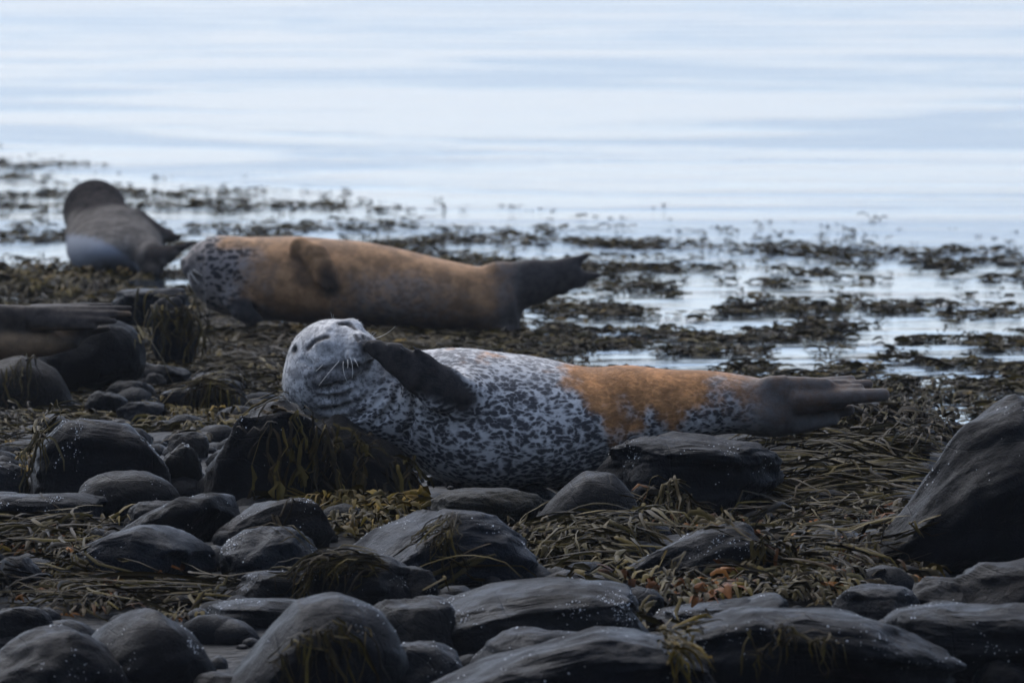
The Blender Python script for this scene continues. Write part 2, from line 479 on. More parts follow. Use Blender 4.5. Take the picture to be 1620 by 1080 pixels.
ROCKS = [
 # far left, round the seal that is cut by the frame
 (58, 230, 503, 602, 'smooth black boulder under the hind flippers of the seal at the left edge', 'r', DK, 0, dict(D=25.2, cuts=2, rough=.5)),
 (-60, 116, 563, 655, 'large rounded brownish boulder at the left edge below the cut-off seal', 'r', BR, 0, dict(top=[(-1, .8), (0, 1), (.6, .9), (1, .55)], cuts=2, rough=.5)),
 (95, 172, 478, 520, 'small blue-grey hump just behind the cut-off seal\'s hind flippers', 'r', BL, 0, dict(D=26.8)),
 (165, 306, 456, 505, 'flat slate-dark slab with weed hanging over it, behind the hind flippers at left', 's', BL, 0, dict(D=27.5)),
 (238, 312, 470, 560, 'upright blue-black blade of rock below the flat slab, left of the brown seal', 'a', BL, 0, dict(D=26.6)),
 (208, 302, 574, 622, 'dark peaked stone among the small stones left of the spotted seal\'s head', 'a', DK, 0, {}),
 (230, 264, 590, 624, 'small brown egg-shaped stone leaning on the dark peaked stone', 'r', BR, 0, {}),
 (165, 248, 602, 642, 'low black stone left of the small brown egg-shaped stone', 'r', DK, 0, {}),
 (133, 202, 618, 664, 'round black cobble above the large barnacled boulder at left', 'r', DK, 0, {}),
 (112, 160, 603, 632, 'small bluish cobble beside the large brownish boulder at the left edge', 'r', LG, 0, {}),
 (300, 388, 587, 625, 'smooth grey stone lying behind the flat layered slab', 'r', GY, 0, {}),
 (243, 390, 600, 655, 'flat layered grey slab left of the spotted seal\'s neck', 's', (1.2, 1.25, 1.4), 0, dict(top=[(-1, .7), (-.3, .75), (.5, 1), (1, .95)])),
 (182, 262, 635, 672, 'low domed slate-grey stone above the large barnacled boulder', 'r', BL, 0, {}),
 (40, 270, 661, 800, 'large flat-topped boulder with a grey barnacled top and black front, at left', 's', (0.8, 0.82, 0.95), 420, dict(deep=.8, top=[(-1, .75), (-.5, 1), (.4, .97), (1, .7)])),
 (262, 330, 684, 730, 'small pale brown stone under yellow weed beside the tall black boulder', 'r', (2.0, 1.8, 1.6), 0, {}),
 (318, 520, 633, 812, 'tall black boulder under the spotted seal\'s chin', 'a', DK, 60, dict(top=[(-1, .75), (-.4, .98), (.3, 1), (1, .9)], D=19.7, rot=.1)),
 (430, 705, 655, 842, 'broad weed-draped boulder under the spotted seal\'s neck', 'r', DK, 0, dict(top=[(-1, .95), (-.2, 1), (.5, .8), (1, .42)], D=19.9, rot=0)),
 (243, 322, 702, 790, 'squat olive-brown stone between the barnacled boulder and the tall black boulder', 'r', (1.0, 1.0, .75), 30, {}),
 (-40, 44, 731, 800, 'pale grey stone cut by the left edge, level with the barnacled boulder', 'r', LG, 20, {}),
 (118, 288, 745, 830, 'smooth dark domed stone in front of the large barnacled boulder', 'r', DK, 40, dict(cuts=2, rough=.5)),
 (-40, 168, 782, 842, 'flat glinting slab at the left edge, barnacles along its top', 's', (.9, 1, 1.2), 160, {}),
 (192, 290, 793, 850, 'small dark stone tucked behind the slanting dark stone', 'r', GY, 0, {}),
 (180, 372, 779, 872, 'long dark stone slanting up to the right, left of the brown cracked slab', 'r', DK, 30, dict(top=[(-1, .35), (-.4, .62), (.4, .98), (.8, 1), (1, .85)])),
 (333, 522, 787, 880, 'brownish slab with a crack along its top, below the tall black boulder', 's', (2.2, 1.95, 1.75), 70, dict(top=[(-1, .5), (-.2, .8), (.5, 1), (1, .7)])),
 (98, 335, 831, 930, 'blue-grey pitted slab half buried in strap weed at lower left', 's', (1.1, 1.45, 2.0), 220, dict(top=[(-1, .5), (-.3, .9), (.2, 1), (1, .75)])),
 (352, 498, 835, 925, 'blue-grey pitted stone in front of the brown cracked slab', 'r', (1.0, 1.35, 1.9), 120, {}),
 (550, 838, 808, 925, 'broad blue-grey slab with a tuft of weed on it, below the spotted seal', 's', (1.3, 1.6, 2.2), 160, dict(top=[(-1, .35), (-.5, .78), (0, 1), (.5, .97), (1, .75)])),
 (680, 862, 773, 822, 'flat greenish-brown stone pressed under the spotted seal\'s belly', 'r', (1.9, 1.8, 1.2), 0, dict(D=19.2)),
 (830, 1018, 747, 850, 'smooth humped grey stone in front of the spotted seal\'s belly', 'r', (1.9, 1.85, 1.8), 0, dict(top=[(-1, .3), (-.6, .65), (0, .98), (.5, 1), (.85, .85), (1, .6)], rough=.5, cuts=2, rot=0)),
 (1000, 1044, 768, 822, 'small round stone touching the right end of the smooth humped stone', 'r', GY, 0, {}),
 (942, 1244, 686, 800, 'long blue-black barnacled slab under the spotted seal\'s hindquarters', 's', (.6, .72, .95), 260, dict(D=19.6, deep=1.0, rot=.03, cuts=8, rough=1.25, seed=77, top=[(-1, .9), (-.85, 1), (0, 1), (.7, .97), (1, .88)])),
 (1058, 1142, 763, 812, 'rough grey knob of rock in front of the long barnacled slab', 'a', (1.35, 1.3, 1.2), 20, {}),
 (1028, 1090, 796, 824, 'small pale flat pebble left of the rough grey knob', 'r', LG, 0, {}),
 (982, 1235, 828, 930, 'long grey stone sloping up to the right in the wrack, right of centre', 'r', (1.3, 1.35, 1.5), 150, dict(top=[(-1, .35), (-.6, .6), (0, .85), (.5, 1), (1, .88)], deep=.5, rot=.1)),
 (1385, 1760, 628, 910, 'big dark angular outcrop at the right edge', 'a', (.36, .42, .55), 110, dict(D=18.4, deep=.8, rot=0, cuts=18, top=[(-1, .35), (-.72, .5), (-.5, .66), (-.2, .85), (.2, 1), (1, 1)], rough=.8)),
 (1265, 1420, 634, 700, 'brown-grey pointed rock behind the spotted seal\'s hind flippers', 'a', (1.3, 1.15, 1.0), 0, dict(D=23.0)),
 (903, 988, 911, 965, 'small blocky blue-black stone at the right end of the rough glinting slab', 'a', (.9, 1.05, 1.35), 25, {}),
 (485, 650, 880, 965, 'black weedy stone left of the round grey stone, lower middle', 'r', DK, 120, {}),
 (612, 690, 897, 962, 'round speckled grey stone below the blue-grey slab, lower middle', 'r', GY, 60, {}),
 (-30, 78, 961, 1035, 'dark speckled stone at the left edge above the foreground boulders', 'r', DK, 120, {}),
 (-60, 200, 996, 1120, 'broad foreground boulder in the bottom left corner', 'r', (1.1, 1.1, 1.2), 90, dict(top=[(-1, .8), (-.2, .95), (.3, 1), (.8, .9), (1, .6)])),
 (112, 336, 966, 1110, 'dark rounded foreground boulder, second from the bottom left corner', 'r', (.75, .75, .85), 200, dict(top=[(-1, .6), (-.4, .9), (.1, 1), (.6, .85), (1, .5)], cuts=3, rough=.6)),
 (338, 632, 942, 1125, 'large smooth whale-backed boulder in the foreground left of centre', 'r', (1.15, 1.2, 1.35), 60, dict(top=[(-1, .25), (-.5, .62), (-.1, .92), (.3, 1), (.75, .97), (1, .8)], rough=.4, cuts=1, rot=.1)),
 (575, 718, 950, 1050, 'rounded barnacled stone right of the large smooth whale-backed boulder', 'r', GY, 150, {}),
 (655, 1020, 921, 1040, 'wide rough slab scattered with glints, lower centre', 's', (1.3, 1.3, 1.3), 600, dict(deep=.8, rot=.05, top=[(-1, .6), (-.3, .9), (.3, 1), (.8, .95), (1, .7)])),
 (595, 728, 1017, 1110, 'pale blue-grey stone at the bottom edge, right of the whale-backed boulder', 'r', LG, 50, {}),
 (752, 960, 994, 1085, 'blue-grey hump behind the broad foreground rock at bottom centre', 'r', (1.2, 1.3, 1.5), 40, {}),
 (665, 1120, 1000, 1150, 'broad blue-grey rock along the bottom edge at centre', 's', (1.1, 1.2, 1.45), 150, dict(rot=0, top=[(-1, .45), (-.4, .75), (.2, .97), (.7, 1), (1, .85)])),
 (1030, 1255, 944, 1010, 'thin grey shelf of rock behind the low right foreground rock', 's', GY, 80, dict(top=[(-1, .7), (.4, .85), (.8, 1), (1, .9)])),
 (1065, 1510, 962, 1130, 'wide low dark rock with weed on it, bottom right of centre', 's', (1.0, 1.05, 1.2), 260, dict(rot=0, top=[(-1, .85), (-.4, 1), (.3, .9), (1, .7)])),
 (1325, 1462, 926, 1000, 'pointed pale grey stone rising from the lower right rocks', 'a', (1.7, 1.75, 1.9), 30, {}),
 (1440, 1560, 915, 985, 'grey wedge of rock right of the pointed pale stone', 'a', GY, 20, {}),
 (1500, 1680, 888, 985, 'flat-topped brownish rock at the right edge below the dark outcrop', 's', (1.2, 1.1, 1.05), 0, {}),
 (1390, 1700, 955, 1100, 'large ridged dark rock in the bottom right corner', 's', (.9, 1.0, 1.15), 220, {}),
 (330, 520, 950, 1005, 'flat black glinting shelf behind the whale-backed boulder', 's', DK, 160, {}),
 (375, 500, 905, 960, 'black ridge of rock under the trailing strap weed, left of the weedy black stone', 's', DK, 60, {}),
 (-30, 60, 880, 950, 'black stone at the left edge under pale tangled weed', 'r', DK, 0, {}),
 (205, 276, 1059, 1110, 'small pale cobble at the bottom edge between the two left boulders', 'r', (2.0, 1.9, 1.8), 0, {}),
 (305, 410, 1064, 1120, 'low brownish cobble at the bottom edge left of the whale-backed boulder', 'r', (1.7, 1.55, 1.4), 0, {}),
 (478, 592, 1036, 1110, 'angular blue-black stone with weed strands at the bottom edge', 'a', BL, 0, dict(D=16.3)),
 (1010, 1160, 1050, 1120, 'low dark stone at the bottom edge right of centre', 'r', BL, 20, dict(D=16.2)),
 (1540, 1640, 1045, 1120, 'dark cobble at the bottom edge near the right corner', 'r', DK, 20, dict(D=16.2)),
]
for a in ROCKS:
    rock(a[0], a[1], a[2], a[3], a[4], a[5], a[6], a[7], **a[8])

# ------------------------------------------------------------------ height map of shore + rocks (for draping the weed)
HX0, HY0, HS = -2.6, -5.4, 0.0125
HNX, HNY = int(5.2 / HS), int(22.0 / HS)
gx = HX0 + (np.arange(HNX) + .5) * HS
gy = HY0 + (np.arange(HNY) + .5) * HS
GX, GY_ = np.meshgrid(gx, gy, indexing='ij')
HM = ground(GX, GY_).astype(np.float32)
_rk = np.full_like(HM, -9)
for v in ROCKV:
    i = ((v[:, 0] - HX0) / HS).astype(int); j = ((v[:, 1] - HY0) / HS).astype(int)
    k = (i >= 0) & (i < HNX) & (j >= 0) & (j < HNY)
    np.maximum.at(_rk, (i[k], j[k]), v[k, 2])
f = _rk.copy()
for di in (-1, 0, 1):
    for dj in (-1, 0, 1):
        f = np.maximum(f, np.roll(np.roll(_rk, di, 0), dj, 1) - (0.004 if (di or dj) else 0))
GM = HM.copy()
HM = np.maximum(HM, f)
ONROCK = (HM - GM) > 0.035

def H(x, y):
    i = np.clip(((x - HX0) / HS).astype(int), 0, HNX - 1)
    j = np.clip(((y - HY0) / HS).astype(int), 0, HNY - 1)
    return HM[i, j]

def on_rock(x, y):
    i = np.clip(((x - HX0) / HS).astype(int), 0, HNX - 1)
    j = np.clip(((y - HY0) / HS).astype(int), 0, HNY - 1)
    return ONROCK[i, j]

def hits(px, py, d0=14.7, d1=36.0, step=0.02):
    """first point of shore or rock met through each photo pixel"""
    n = len(px)
    out = np.zeros((n, 3)); live = np.ones(n, bool)
    for D in np.arange(d0, d1, step):
        s = D / FP
        x = (px - 810) * s; z = HC - (py - YH) * s
        h = H(x, np.full(n, D - 20.0))
        hit = live & (z <= h)
        out[hit] = np.stack([x[hit], np.full(hit.sum(), D - 20.0), h[hit]], -1)
        live &= ~hit
        if not live.any(): break
    return out, ~live

# loose shingle and small cobbles filling the gaps
def shingle(n, seed):
    r = np.random.default_rng(seed)
    P, Fq = ico(2)
    V, Q = [], []
    y = r.uniform(-4.6, 5.5, n); x = r.uniform(-1, 1, n) * (1.25 + .07 * (y + 4))
    rad = np.clip(r.gamma(2.2, .012, n), .012, .07)
    z = GM[np.clip(((x - HX0) / HS).astype(int), 0, HNX - 1), np.clip(((y - HY0) / HS).astype(int), 0, HNY - 1)]
    for i in range(n):
        p = P * (1 + .18 * noise(P * 1.2 + r.uniform(0, 99, 3))[:, None])
        a = r.uniform(0, 6.28)
        p = p * [r.uniform(.8, 1.3), r.uniform(.7, 1.0), r.uniform(.45, .8)]
        p = np.stack([p[:, 0] * math.cos(a) - p[:, 1] * math.sin(a), p[:, 0] * math.sin(a) + p[:, 1] * math.cos(a), p[:, 2]], -1) * rad[i]
        V.append(p + [x[i], y[i], z[i] + rad[i] * .15]); Q.append(Fq + i * len(P))
    o = mesh_obj('shingle', np.concatenate(V), np.concatenate(Q), M['rock'])
    o.color = (.0065, .007, .0078, 1)
    tag(o, 'dark wet shingle and cobbles filling the gaps between the rocks', 'shingle', None, 'stuff')
shingle(2600, 5)

# ------------------------------------------------------------------ seals: continuous bodies from blended volumes
class Vol:
    """signed distance grid in photo pixels: X = column, Y = depth (away from the lens), Z = minus row"""
    def __init__(self, lo, hi, h):
        self.lo = np.array(lo, float); self.h = h
        self.n = np.ceil((np.array(hi) - self.lo) / h).astype(int) + 1
        self.ax = [(self.lo[i] + np.arange(self.n[i]) * h).astype(np.float32) for i in range(3)]
        self.F = np.full(self.n, 1e3, np.float32)
    def box(self, lo, hi):
        sl = []
        for i in range(3):
            a = int(np.clip(math.floor((lo[i] - self.lo[i]) / self.h), 0, self.n[i]))
            b = int(np.clip(math.ceil((hi[i] - self.lo[i]) / self.h) + 1, 0, self.n[i]))
            sl.append(slice(a, b))
        g = [self.ax[0][sl[0]][:, None, None], self.ax[1][sl[1]][None, :, None], self.ax[2][sl[2]][None, None, :]]
        return tuple(sl), g
    def blend(self, sl, d, k, sub=False):
        F = self.F[sl]
        if sub:
            h = np.maximum(k - np.abs(F + d), 0) / k
            self.F[sl] = np.maximum(F, -d) + h * h * k * 0.25
        else:
            h = np.maximum(k - np.abs(F - d), 0) / k
            self.F[sl] = np.minimum(F, d) - h * h * k * 0.25
    def ell(self, c, r, k=10, frame=None, sub=False):
        R = max(r) + 2 * k + 3
        sl, g = self.box([c[i] - R for i in range(3)], [c[i] + R for i in range(3)])
        q = [g[i] - np.float32(c[i]) for i in range(3)]
        if frame is not None:
            q = [q[0] * np.float32(a[0]) + q[1] * np.float32(a[1]) + q[2] * np.float32(a[2]) for a in frame]
        k0 = np.sqrt(sum((q[i] / np.float32(r[i])) ** 2 for i in range(3)))
        k1 = np.sqrt(sum((q[i] / np.float32(r[i] ** 2)) ** 2 for i in range(3))) + 1e-6
        self.blend(sl, k0 * (k0 - 1) / k1, k, sub)
    def cone(self, a, b, ra, rb, k=10, sub=False, flat=None):
        """rounded cone a->b; flat = (axis, factor) squeezes it across that axis"""
        a = np.array(a, float); b = np.array(b, float)
        R = max(ra, rb) + 2 * k + 3
        sl, g = self.box(np.minimum(a, b) - R, np.maximum(a, b) + R)
        ba = b - a
        L = float(ba @ ba) + 1e-9
        p = [g[i] - np.float32(a[i]) for i in range(3)]
        t = np.clip((p[0] * np.float32(ba[0]) + p[1] * np.float32(ba[1]) + p[2] * np.float32(ba[2])) / np.float32(L), 0, 1)
        q = [p[i] - t * np.float32(ba[i]) for i in range(3)]
        rr = np.float32(ra) + t * np.float32(rb - ra)
        if flat is not None:
            fx, ff = np.array(flat[0], float), flat[1]
            fx = fx / np.linalg.norm(fx)
            u = q[0] * np.float32(fx[0]) + q[1] * np.float32(fx[1]) + q[2] * np.float32(fx[2])
            d2 = q[0] ** 2 + q[1] ** 2 + q[2] ** 2 + u ** 2 * np.float32(ff * ff - 1)
            d = (np.sqrt(d2) - rr) / np.float32(1 + 0.35 * (ff - 1))
        else:
            d = np.sqrt(q[0] ** 2 + q[1] ** 2 + q[2] ** 2) - rr
        self.blend(sl, d, k, sub)
    def tube(self, kn, k=10):
        """body whose axis runs along X: knots (x, row, half height, depth, half depth)"""
        kn = np.array(kn, float)
        sl, g = self.box((kn[0, 0] - 2, -1e5, -1e5), (kn[-1, 0] + 2, 1e5, 1e5))
        x = self.ax[0][sl[0]]
        def sm(c):
            xx = np.linspace(kn[0, 0], kn[-1, 0], 400)
            v = np.interp(xx, kn[:, 0], kn[:, c])
            w = 21
            pad = np.pad(v, w // 2, mode='reflect', reflect_type='odd')
            for _ in range(2):
                v = np.convolve(pad, np.ones(w) / w, 'valid'); pad = np.pad(v, w // 2, mode='reflect', reflect_type='odd')
            return np.interp(x, xx, v).astype(np.float32)[:, None, None]
        cz, rz, cy, ry = -sm(1), np.maximum(sm(2), 1), sm(3), np.maximum(sm(4), 1)
        dz, dy = (g[2] - cz) / rz, (g[1] - cy) / ry
        # a resting body: fuller below than above
        d = (np.sqrt(dz * dz + dy * dy) - 1) * np.minimum(rz, ry)
        xx = x[:, None, None]
        cap = np.maximum(np.float32(kn[0, 0]) - xx, xx - np.float32(kn[-1, 0]))
        self.blend(sl, np.maximum(d, cap), k)
    def front(self, px, py):
        """point of the skin nearest the lens in this column and row"""
        i = int(np.clip(round((px - self.lo[0]) / self.h), 0, self.n[0] - 1)); k = int(np.clip(round((-py - self.lo[2]) / self.h), 0, self.n[2] - 1))
        c = self.F[i, :, k]
        ins = np.nonzero(c < 0)[0]
        j = ins[0] if len(ins) else int(np.argmin(c))
        return np.array([px, self.ax[1][j], -py], float)
    def groove(self, pts, r, k):
        for a, b in zip(pts, pts[1:]): self.cone(a, b, r, r, k, sub=True)
    def mesh(self):
        F = self.F
        S = F < 0
        n = F.shape
        corners = [(a, b, c) for a in (0, 1) for b in (0, 1) for c in (0, 1)]
        cnt = np.zeros(tuple(m - 1 for m in n), np.uint8)
        for a, b, c in corners:
            cnt += S[a:n[0] - 1 + a, b:n[1] - 1 + b, c:n[2] - 1 + c]
        I, J, K = np.nonzero((cnt > 0) & (cnt < 8))
        idx = np.full(cnt.shape, -1, np.int64)
        idx[I, J, K] = np.arange(len(I))
        acc = np.zeros((len(I), 3)); w = np.zeros(len(I))
        fv = {c: F[I + c[0], J + c[1], K + c[2]] for c in corners}
        for c in corners:
            for ax in range(3):
                if c[ax] == 0:
                    d = list(c); d[ax] = 1; d = tuple(d)
                    f0, f1 = fv[c], fv[d]
                    x = (f0 < 0) != (f1 < 0)
                    t = np.where(x, f0 / np.where(f0 == f1, 1, f0 - f1), 0)
                    pt = np.tile(np.array(c, float), (len(I), 1))
                    pt[:, ax] += t
                    acc += pt * x[:, None]; w += x
        V = acc / w[:, None] + np.stack([I, J, K], -1)
        quads = []
        for ax in range(3):
            sl0 = [slice(None)] * 3; sl1 = [slice(None)] * 3
            sl0[ax] = slice(0, n[ax] - 1); sl1[ax] = slice(1, n[ax])
            a, b = S[tuple(sl0)], S[tuple(sl1)]
            X = np.stack(np.nonzero(a != b), -1)
            o1, o2 = (ax + 1) % 3, (ax + 2) % 3
            X = X[(X[:, o1] > 0) & (X[:, o2] > 0) & (X[:, o1] < n[o1] - 1) & (X[:, o2] < n[o2] - 1)]
            inside = S[X[:, 0], X[:, 1], X[:, 2]]
            def at(d1, d2):
                Y = X.copy(); Y[:, o1] += d1; Y[:, o2] += d2
                return idx[Y[:, 0], Y[:, 1], Y[:, 2]]
            q = np.stack([at(-1, -1), at(0, -1), at(0, 0), at(-1, 0)], -1)
            q[~inside] = q[~inside][:, ::-1]
            quads.append(q)
        Q = np.concatenate(quads)
        Q = Q[(Q >= 0).all(1)]
        V = V * self.h + self.lo
        # one light smoothing pass
        e = np.concatenate([Q[:, [0, 1]], Q[:, [1, 2]], Q[:, [2, 3]], Q[:, [3, 0]]])
        for lam in (0.5, -0.35, 0.4):
            s = np.zeros_like(V); m = np.zeros(len(V))
            for c in range(3):
                s[:, c] = np.bincount(e[:, 0], V[e[:, 1], c], len(V)) + np.bincount(e[:, 1], V[e[:, 0], c], len(V))
            m = np.bincount(e[:, 0], minlength=len(V)) + np.bincount(e[:, 1], minlength=len(V))
            V = V + lam * (s / np.maximum(m, 1)[:, None] - V)
        return V, Q

def seal_object(vol, D, base_px, mat, maskf, label, fur=0, furlen=0.010, furcol=None):
    V, Q = vol.mesh()
    s = D / FP
    wv = np.stack([(V[:, 0] - 810) * s, V[:, 1] * s + (D - 20.0), HC + (V[:, 2] + YH) * s], -1)
    base = W(base_px[0], base_px[1], D)
    mk = maskf(V)
    root = empty('seal', base)
    tag(root, label, 'seal', 'harbour seals resting on the shore')
    mesh_obj('body', wv - base, Q, mat, root, attrs={'mask': mk})
    if fur:
        me = [c for c in root.children if c.name.startswith('body')][0].data if root.children else None
        bo = [o for o in bpy.data.objects if o.parent == root][0]
        me = bo.data
        nr = np.zeros(len(V) * 3, np.float32); me.vertices.foreach_get('normal', nr); nr = nr.reshape(-1, 3)
        r = np.random.default_rng(11)
        ii = r.integers(0, len(V), fur)
        P = (wv - base)[ii]; N = nr[ii]
        lay = np.array([1.0, 0, -.15]) + r.normal(0, .35, (fur, 3))
        tn = lay - N * (lay * N).sum(1, keepdims=True)
        tn /= np.linalg.norm(tn, axis=1, keepdims=True)
        sd = np.cross(N, tn)
        ln = r.uniform(.5, 1.2, fur)[:, None] * furlen * (1 - .6 * mk[ii, 1:2])
        wd = .00055
        P = P + N * -.0008
        Vf = np.stack([P - sd * wd, P + sd * wd, P + tn * ln * .88 + N * ln * .34], 1).reshape(-1, 3)
        fo = mesh_obj('fur', Vf, np.arange(fur * 3).reshape(-1, 3), mat, root, smooth=False, attrs={'mask': np.repeat(mk[ii], 3, 0)})
        fo['kind'] = 'stuff'
    return root, base, s

def px2(root_base, s, D, p):
    return np.array([(p[0] - 810) * s, p[1] * s + (D - 20.0), HC + (p[2] + YH) * s]) - root_base

def hair(name, pts, r0, r1, mat, parent, K=5):
    """thin tapering tube through points"""
    P = np.array(pts, float)
    n = len(P)
    V, Fq = [], []
    for i in range(n):
        t = P[min(i + 1, n - 1)] - P[max(i - 1, 0)]
        t /= np.linalg.norm(t) + 1e-12
        a = np.cross(t, [0.3, 0.2, 0.9]); a /= np.linalg.norm(a)
        b = np.cross(t, a)
        r = r0 + (r1 - r0) * i / (n - 1)
        for k in range(K):
            th = 2 * math.pi * k / K
            V.append(P[i] + r * (a * math.cos(th) + b * math.sin(th)))
    for i in range(n - 1):
        for k in range(K):
            Fq.append([i * K + k, i * K + (k + 1) % K, (i + 1) * K + (k + 1) % K, (i + 1) * K + k])
    return mesh_obj(name, V, Fq, mat, parent)

def bez(a, b, c, n=7):
    t = np.linspace(0, 1, n)[:, None]
    return (1 - t) ** 2 * np.array(a, float) + 2 * t * (1 - t) * np.array(b, float) + t * t * np.array(c, float)

def blob(P, c, r, soft=0.35):
    d = np.sqrt((((P - np.array(c)) / np.array(r)) ** 2).sum(1))
    return 1 - sstep(1 - soft, 1 + soft, d)

def capmask(P, a, b, ra, rb, soft=6):
    a = np.array(a, float); b = np.array(b, float)
    ba = b - a
    t = np.clip(((P - a) @ ba) / (ba @ ba), 0, 1)
    d = np.linalg.norm(P - a - t[:, None] * ba, axis=1) - (ra + t * (rb - ra))
    return 1 - sstep(-soft * .3, soft, d)

# ---- the spotted seal
D1 = 20.15
HEAD = np.array([527., -15., -578.])
Fv = np.array([.716, -.68, -.134]); Fv /= np.linalg.norm(Fv)
Uv = np.array([-.181, -.368, .902]); Uv -= Fv * (Uv @ Fv); Uv /= np.linalg.norm(Uv)
Ev = np.cross(Uv, Fv); Ev /= np.linalg.norm(Ev)
if Ev[0] < 0: Ev = -Ev
def hp(a, e, c): return HEAD + a * Fv + e * Ev + c * Uv
FR = (Fv, Ev, Uv)
def EYE(e): return [hp(46, e * 29, 71), hp(38, e * 41, 66), hp(24, e * 47, 62), hp(10, e * 45, 62)]

FEAT = {}
def spotted_seal():
    v = Vol((438, -165, -790), (1416, 135, -492), 2.4)
    v.tube([(560, 628, 62, -8, 66), (600, 632, 69, -5, 72), (650, 641, 86, 0, 88), (700, 659, 107, 0, 108), (760, 663, 113, 0, 118), (820, 668, 108, 0, 116),
            (880, 672, 99, 0, 106), (930, 666, 85, 0, 92), (1000, 651, 73, 0, 78), (1080, 640, 56, 0, 62), (1150, 639, 48, 0, 54), (1200, 642, 46, 0, 50), (1238, 646, 38, 0, 42), (1262, 648, 24, 0, 28), (1276, 649, 8, 0, 10)], 10)
    v.ell((1236, 0, -645), (34, 40, 36), 22)
    # neck and head
    v.ell((585, -12, -630), (72, 70, 68), 26)
    v.ell(HEAD, (75, 73, 74), 22, FR)
    v.ell(HEAD + [-12, 0, -32], (66, 62, 50), 24)
    v.cone(hp(34, 0, 36), hp(68, 0, 45), 44, 25, 16)
    for e in (-1, 1):
        v.ell(hp(22, e * 38, 4), (42, 28, 34), 20, FR)          # cheeks
        v.ell(hp(74, e * 14, 36), (19, 18, 17), 7, FR)          # whisker pads
        v.ell(hp(29, e * 32, 58), (17, 13, 14), 10, FR)         # eyelids
    v.ell(hp(77, 0, 50), (15, 16, 11), 8, FR)                   # nose
    v.ell(hp(62, 0, 10), (22, 26, 14), 8, FR)                   # chin
    # mouth line, eyelid slits, nostrils, ears, rolls of skin round the throat
    f = v.front
    FEAT['eye'] = [[f(488, 547), f(496, 538), f(507, 531), f(518, 528)], [f(540, 509), f(550, 510), f(561, 516)]]
    FEAT['mouth'] = [f(584, 570), f(566, 576), f(546, 579), f(526, 578), f(508, 583), f(497, 590)]
    FEAT['nostril'] = [[f(563, 526), f(568, 534)], [f(575, 526), f(577, 532)]]
    FEAT['ear'] = f(467, 551)
    folds = [[(508, 626), (530, 627), (557, 620), (580, 603), (597, 573)], [(512, 645), (528, 646), (553, 640), (580, 627), (598, 607), (605, 583)],
             [(540, 660), (557, 657), (587, 643), (610, 617), (617, 593)], [(600, 662), (622, 636), (630, 612), (630, 596)], [(510, 611), (535, 607), (560, 600), (580, 584)],
             [(640, 690), (652, 660), (655, 630), (650, 610)], [(480, 566), (492, 572), (500, 584)]]
    folds = [[f(*q) for q in c] for c in folds]
    for c, rr in zip(folds, (6.5, 6.5, 6, 6, 5, 5, 3)):
        c = [p + [0, 1.0, 0] for p in c]
        v.groove(c, rr, 7)
    v.groove([p + [0, -1, 0] for p in FEAT['mouth']], 4.0, 7)
    for e in FEAT['eye']: v.groove([p + [0, -.5, 0] for p in e], 3.4, 5)
    for e in FEAT['nostril']: v.groove(e, 2.3, 3)
    v.ell(FEAT['ear'], (5, 7, 5), 4, sub=True)
    # raised fore flipper: shoulder, paddle, five digits along the upper edge
    v.ell((728, -86, -624), (52, 40, 38), 22)
    fl = [((738, -112, -628), 27), ((700, -122, -608), 32), ((662, -124, -580), 30), ((628, -120, -561), 22), ((598, -112, -547), 12), ((588, -108, -542), 9)]
    nrm = (0.12, 1, -0.1)
    for (a, ra), (b, rb) in zip(fl, fl[1:]):
        v.cone(a, b, ra, rb, 9, flat=(nrm, 2.3))
    for a, b, ra, rb in (((700, -126, -590), (661, -128, -549), 10, 7), ((690, -127, -590), (640, -126, -550), 9, 6), ((675, -126, -590), (618, -121, -544), 9, 6),
                         ((665, -125, -592), (594, -113, -540), 9, 6), ((672, -124, -603), (604, -112, -560), 8, 5)):
        v.cone(a, b, ra, rb, 5)
    # hind flippers, the upper one with spread digits
    n2 = (0.1, 1, 0.5)
    v.cone((1222, -22, -622), (1300, -30, -618), 30, 24, 16, flat=(n2, 1.6))
    for a, b, ra, rb in (((1255, -6, -612), (1348, -4, -599), 12, 6), ((1265, -16, -614), (1374, -14, -607), 13, 7.5),
                         ((1265, -30, -622), (1360, -32, -612), 12, 7),
                         ((1262, -40, -630), (1396, -44, -622), 15, 10.5), ((1262, -34, -640), (1330, -34, -636), 14, 9)):
        v.cone(a, b, ra, rb, 7)
    v.cone((1250, -18, -617), (1336, -22, -610), 22, 10, 8, flat=(n2, 2.4))
    v.cone((1205, 6, -660), (1275, 4, -663), 30, 24, 16, flat=(n2, 1.4))
    for a, b, ra, rb in (((1262, 0, -660), (1344, -6, -648), 16, 9), ((1262, -6, -670), (1318, -12, -664), 15, 9)):
        v.cone(a, b, ra, rb, 9)
    # soft folds of blubber
    sl, g = v.box((640, -165, -790), (1240, 135, -492))
    v.F[sl] += (1.3 * np.sin(g[0] * .05 + g[2] * .045) + 1.0 * np.sin(g[0] * .021 - g[2] * .03 + g[1] * .03)).astype(np.float32)
    return v

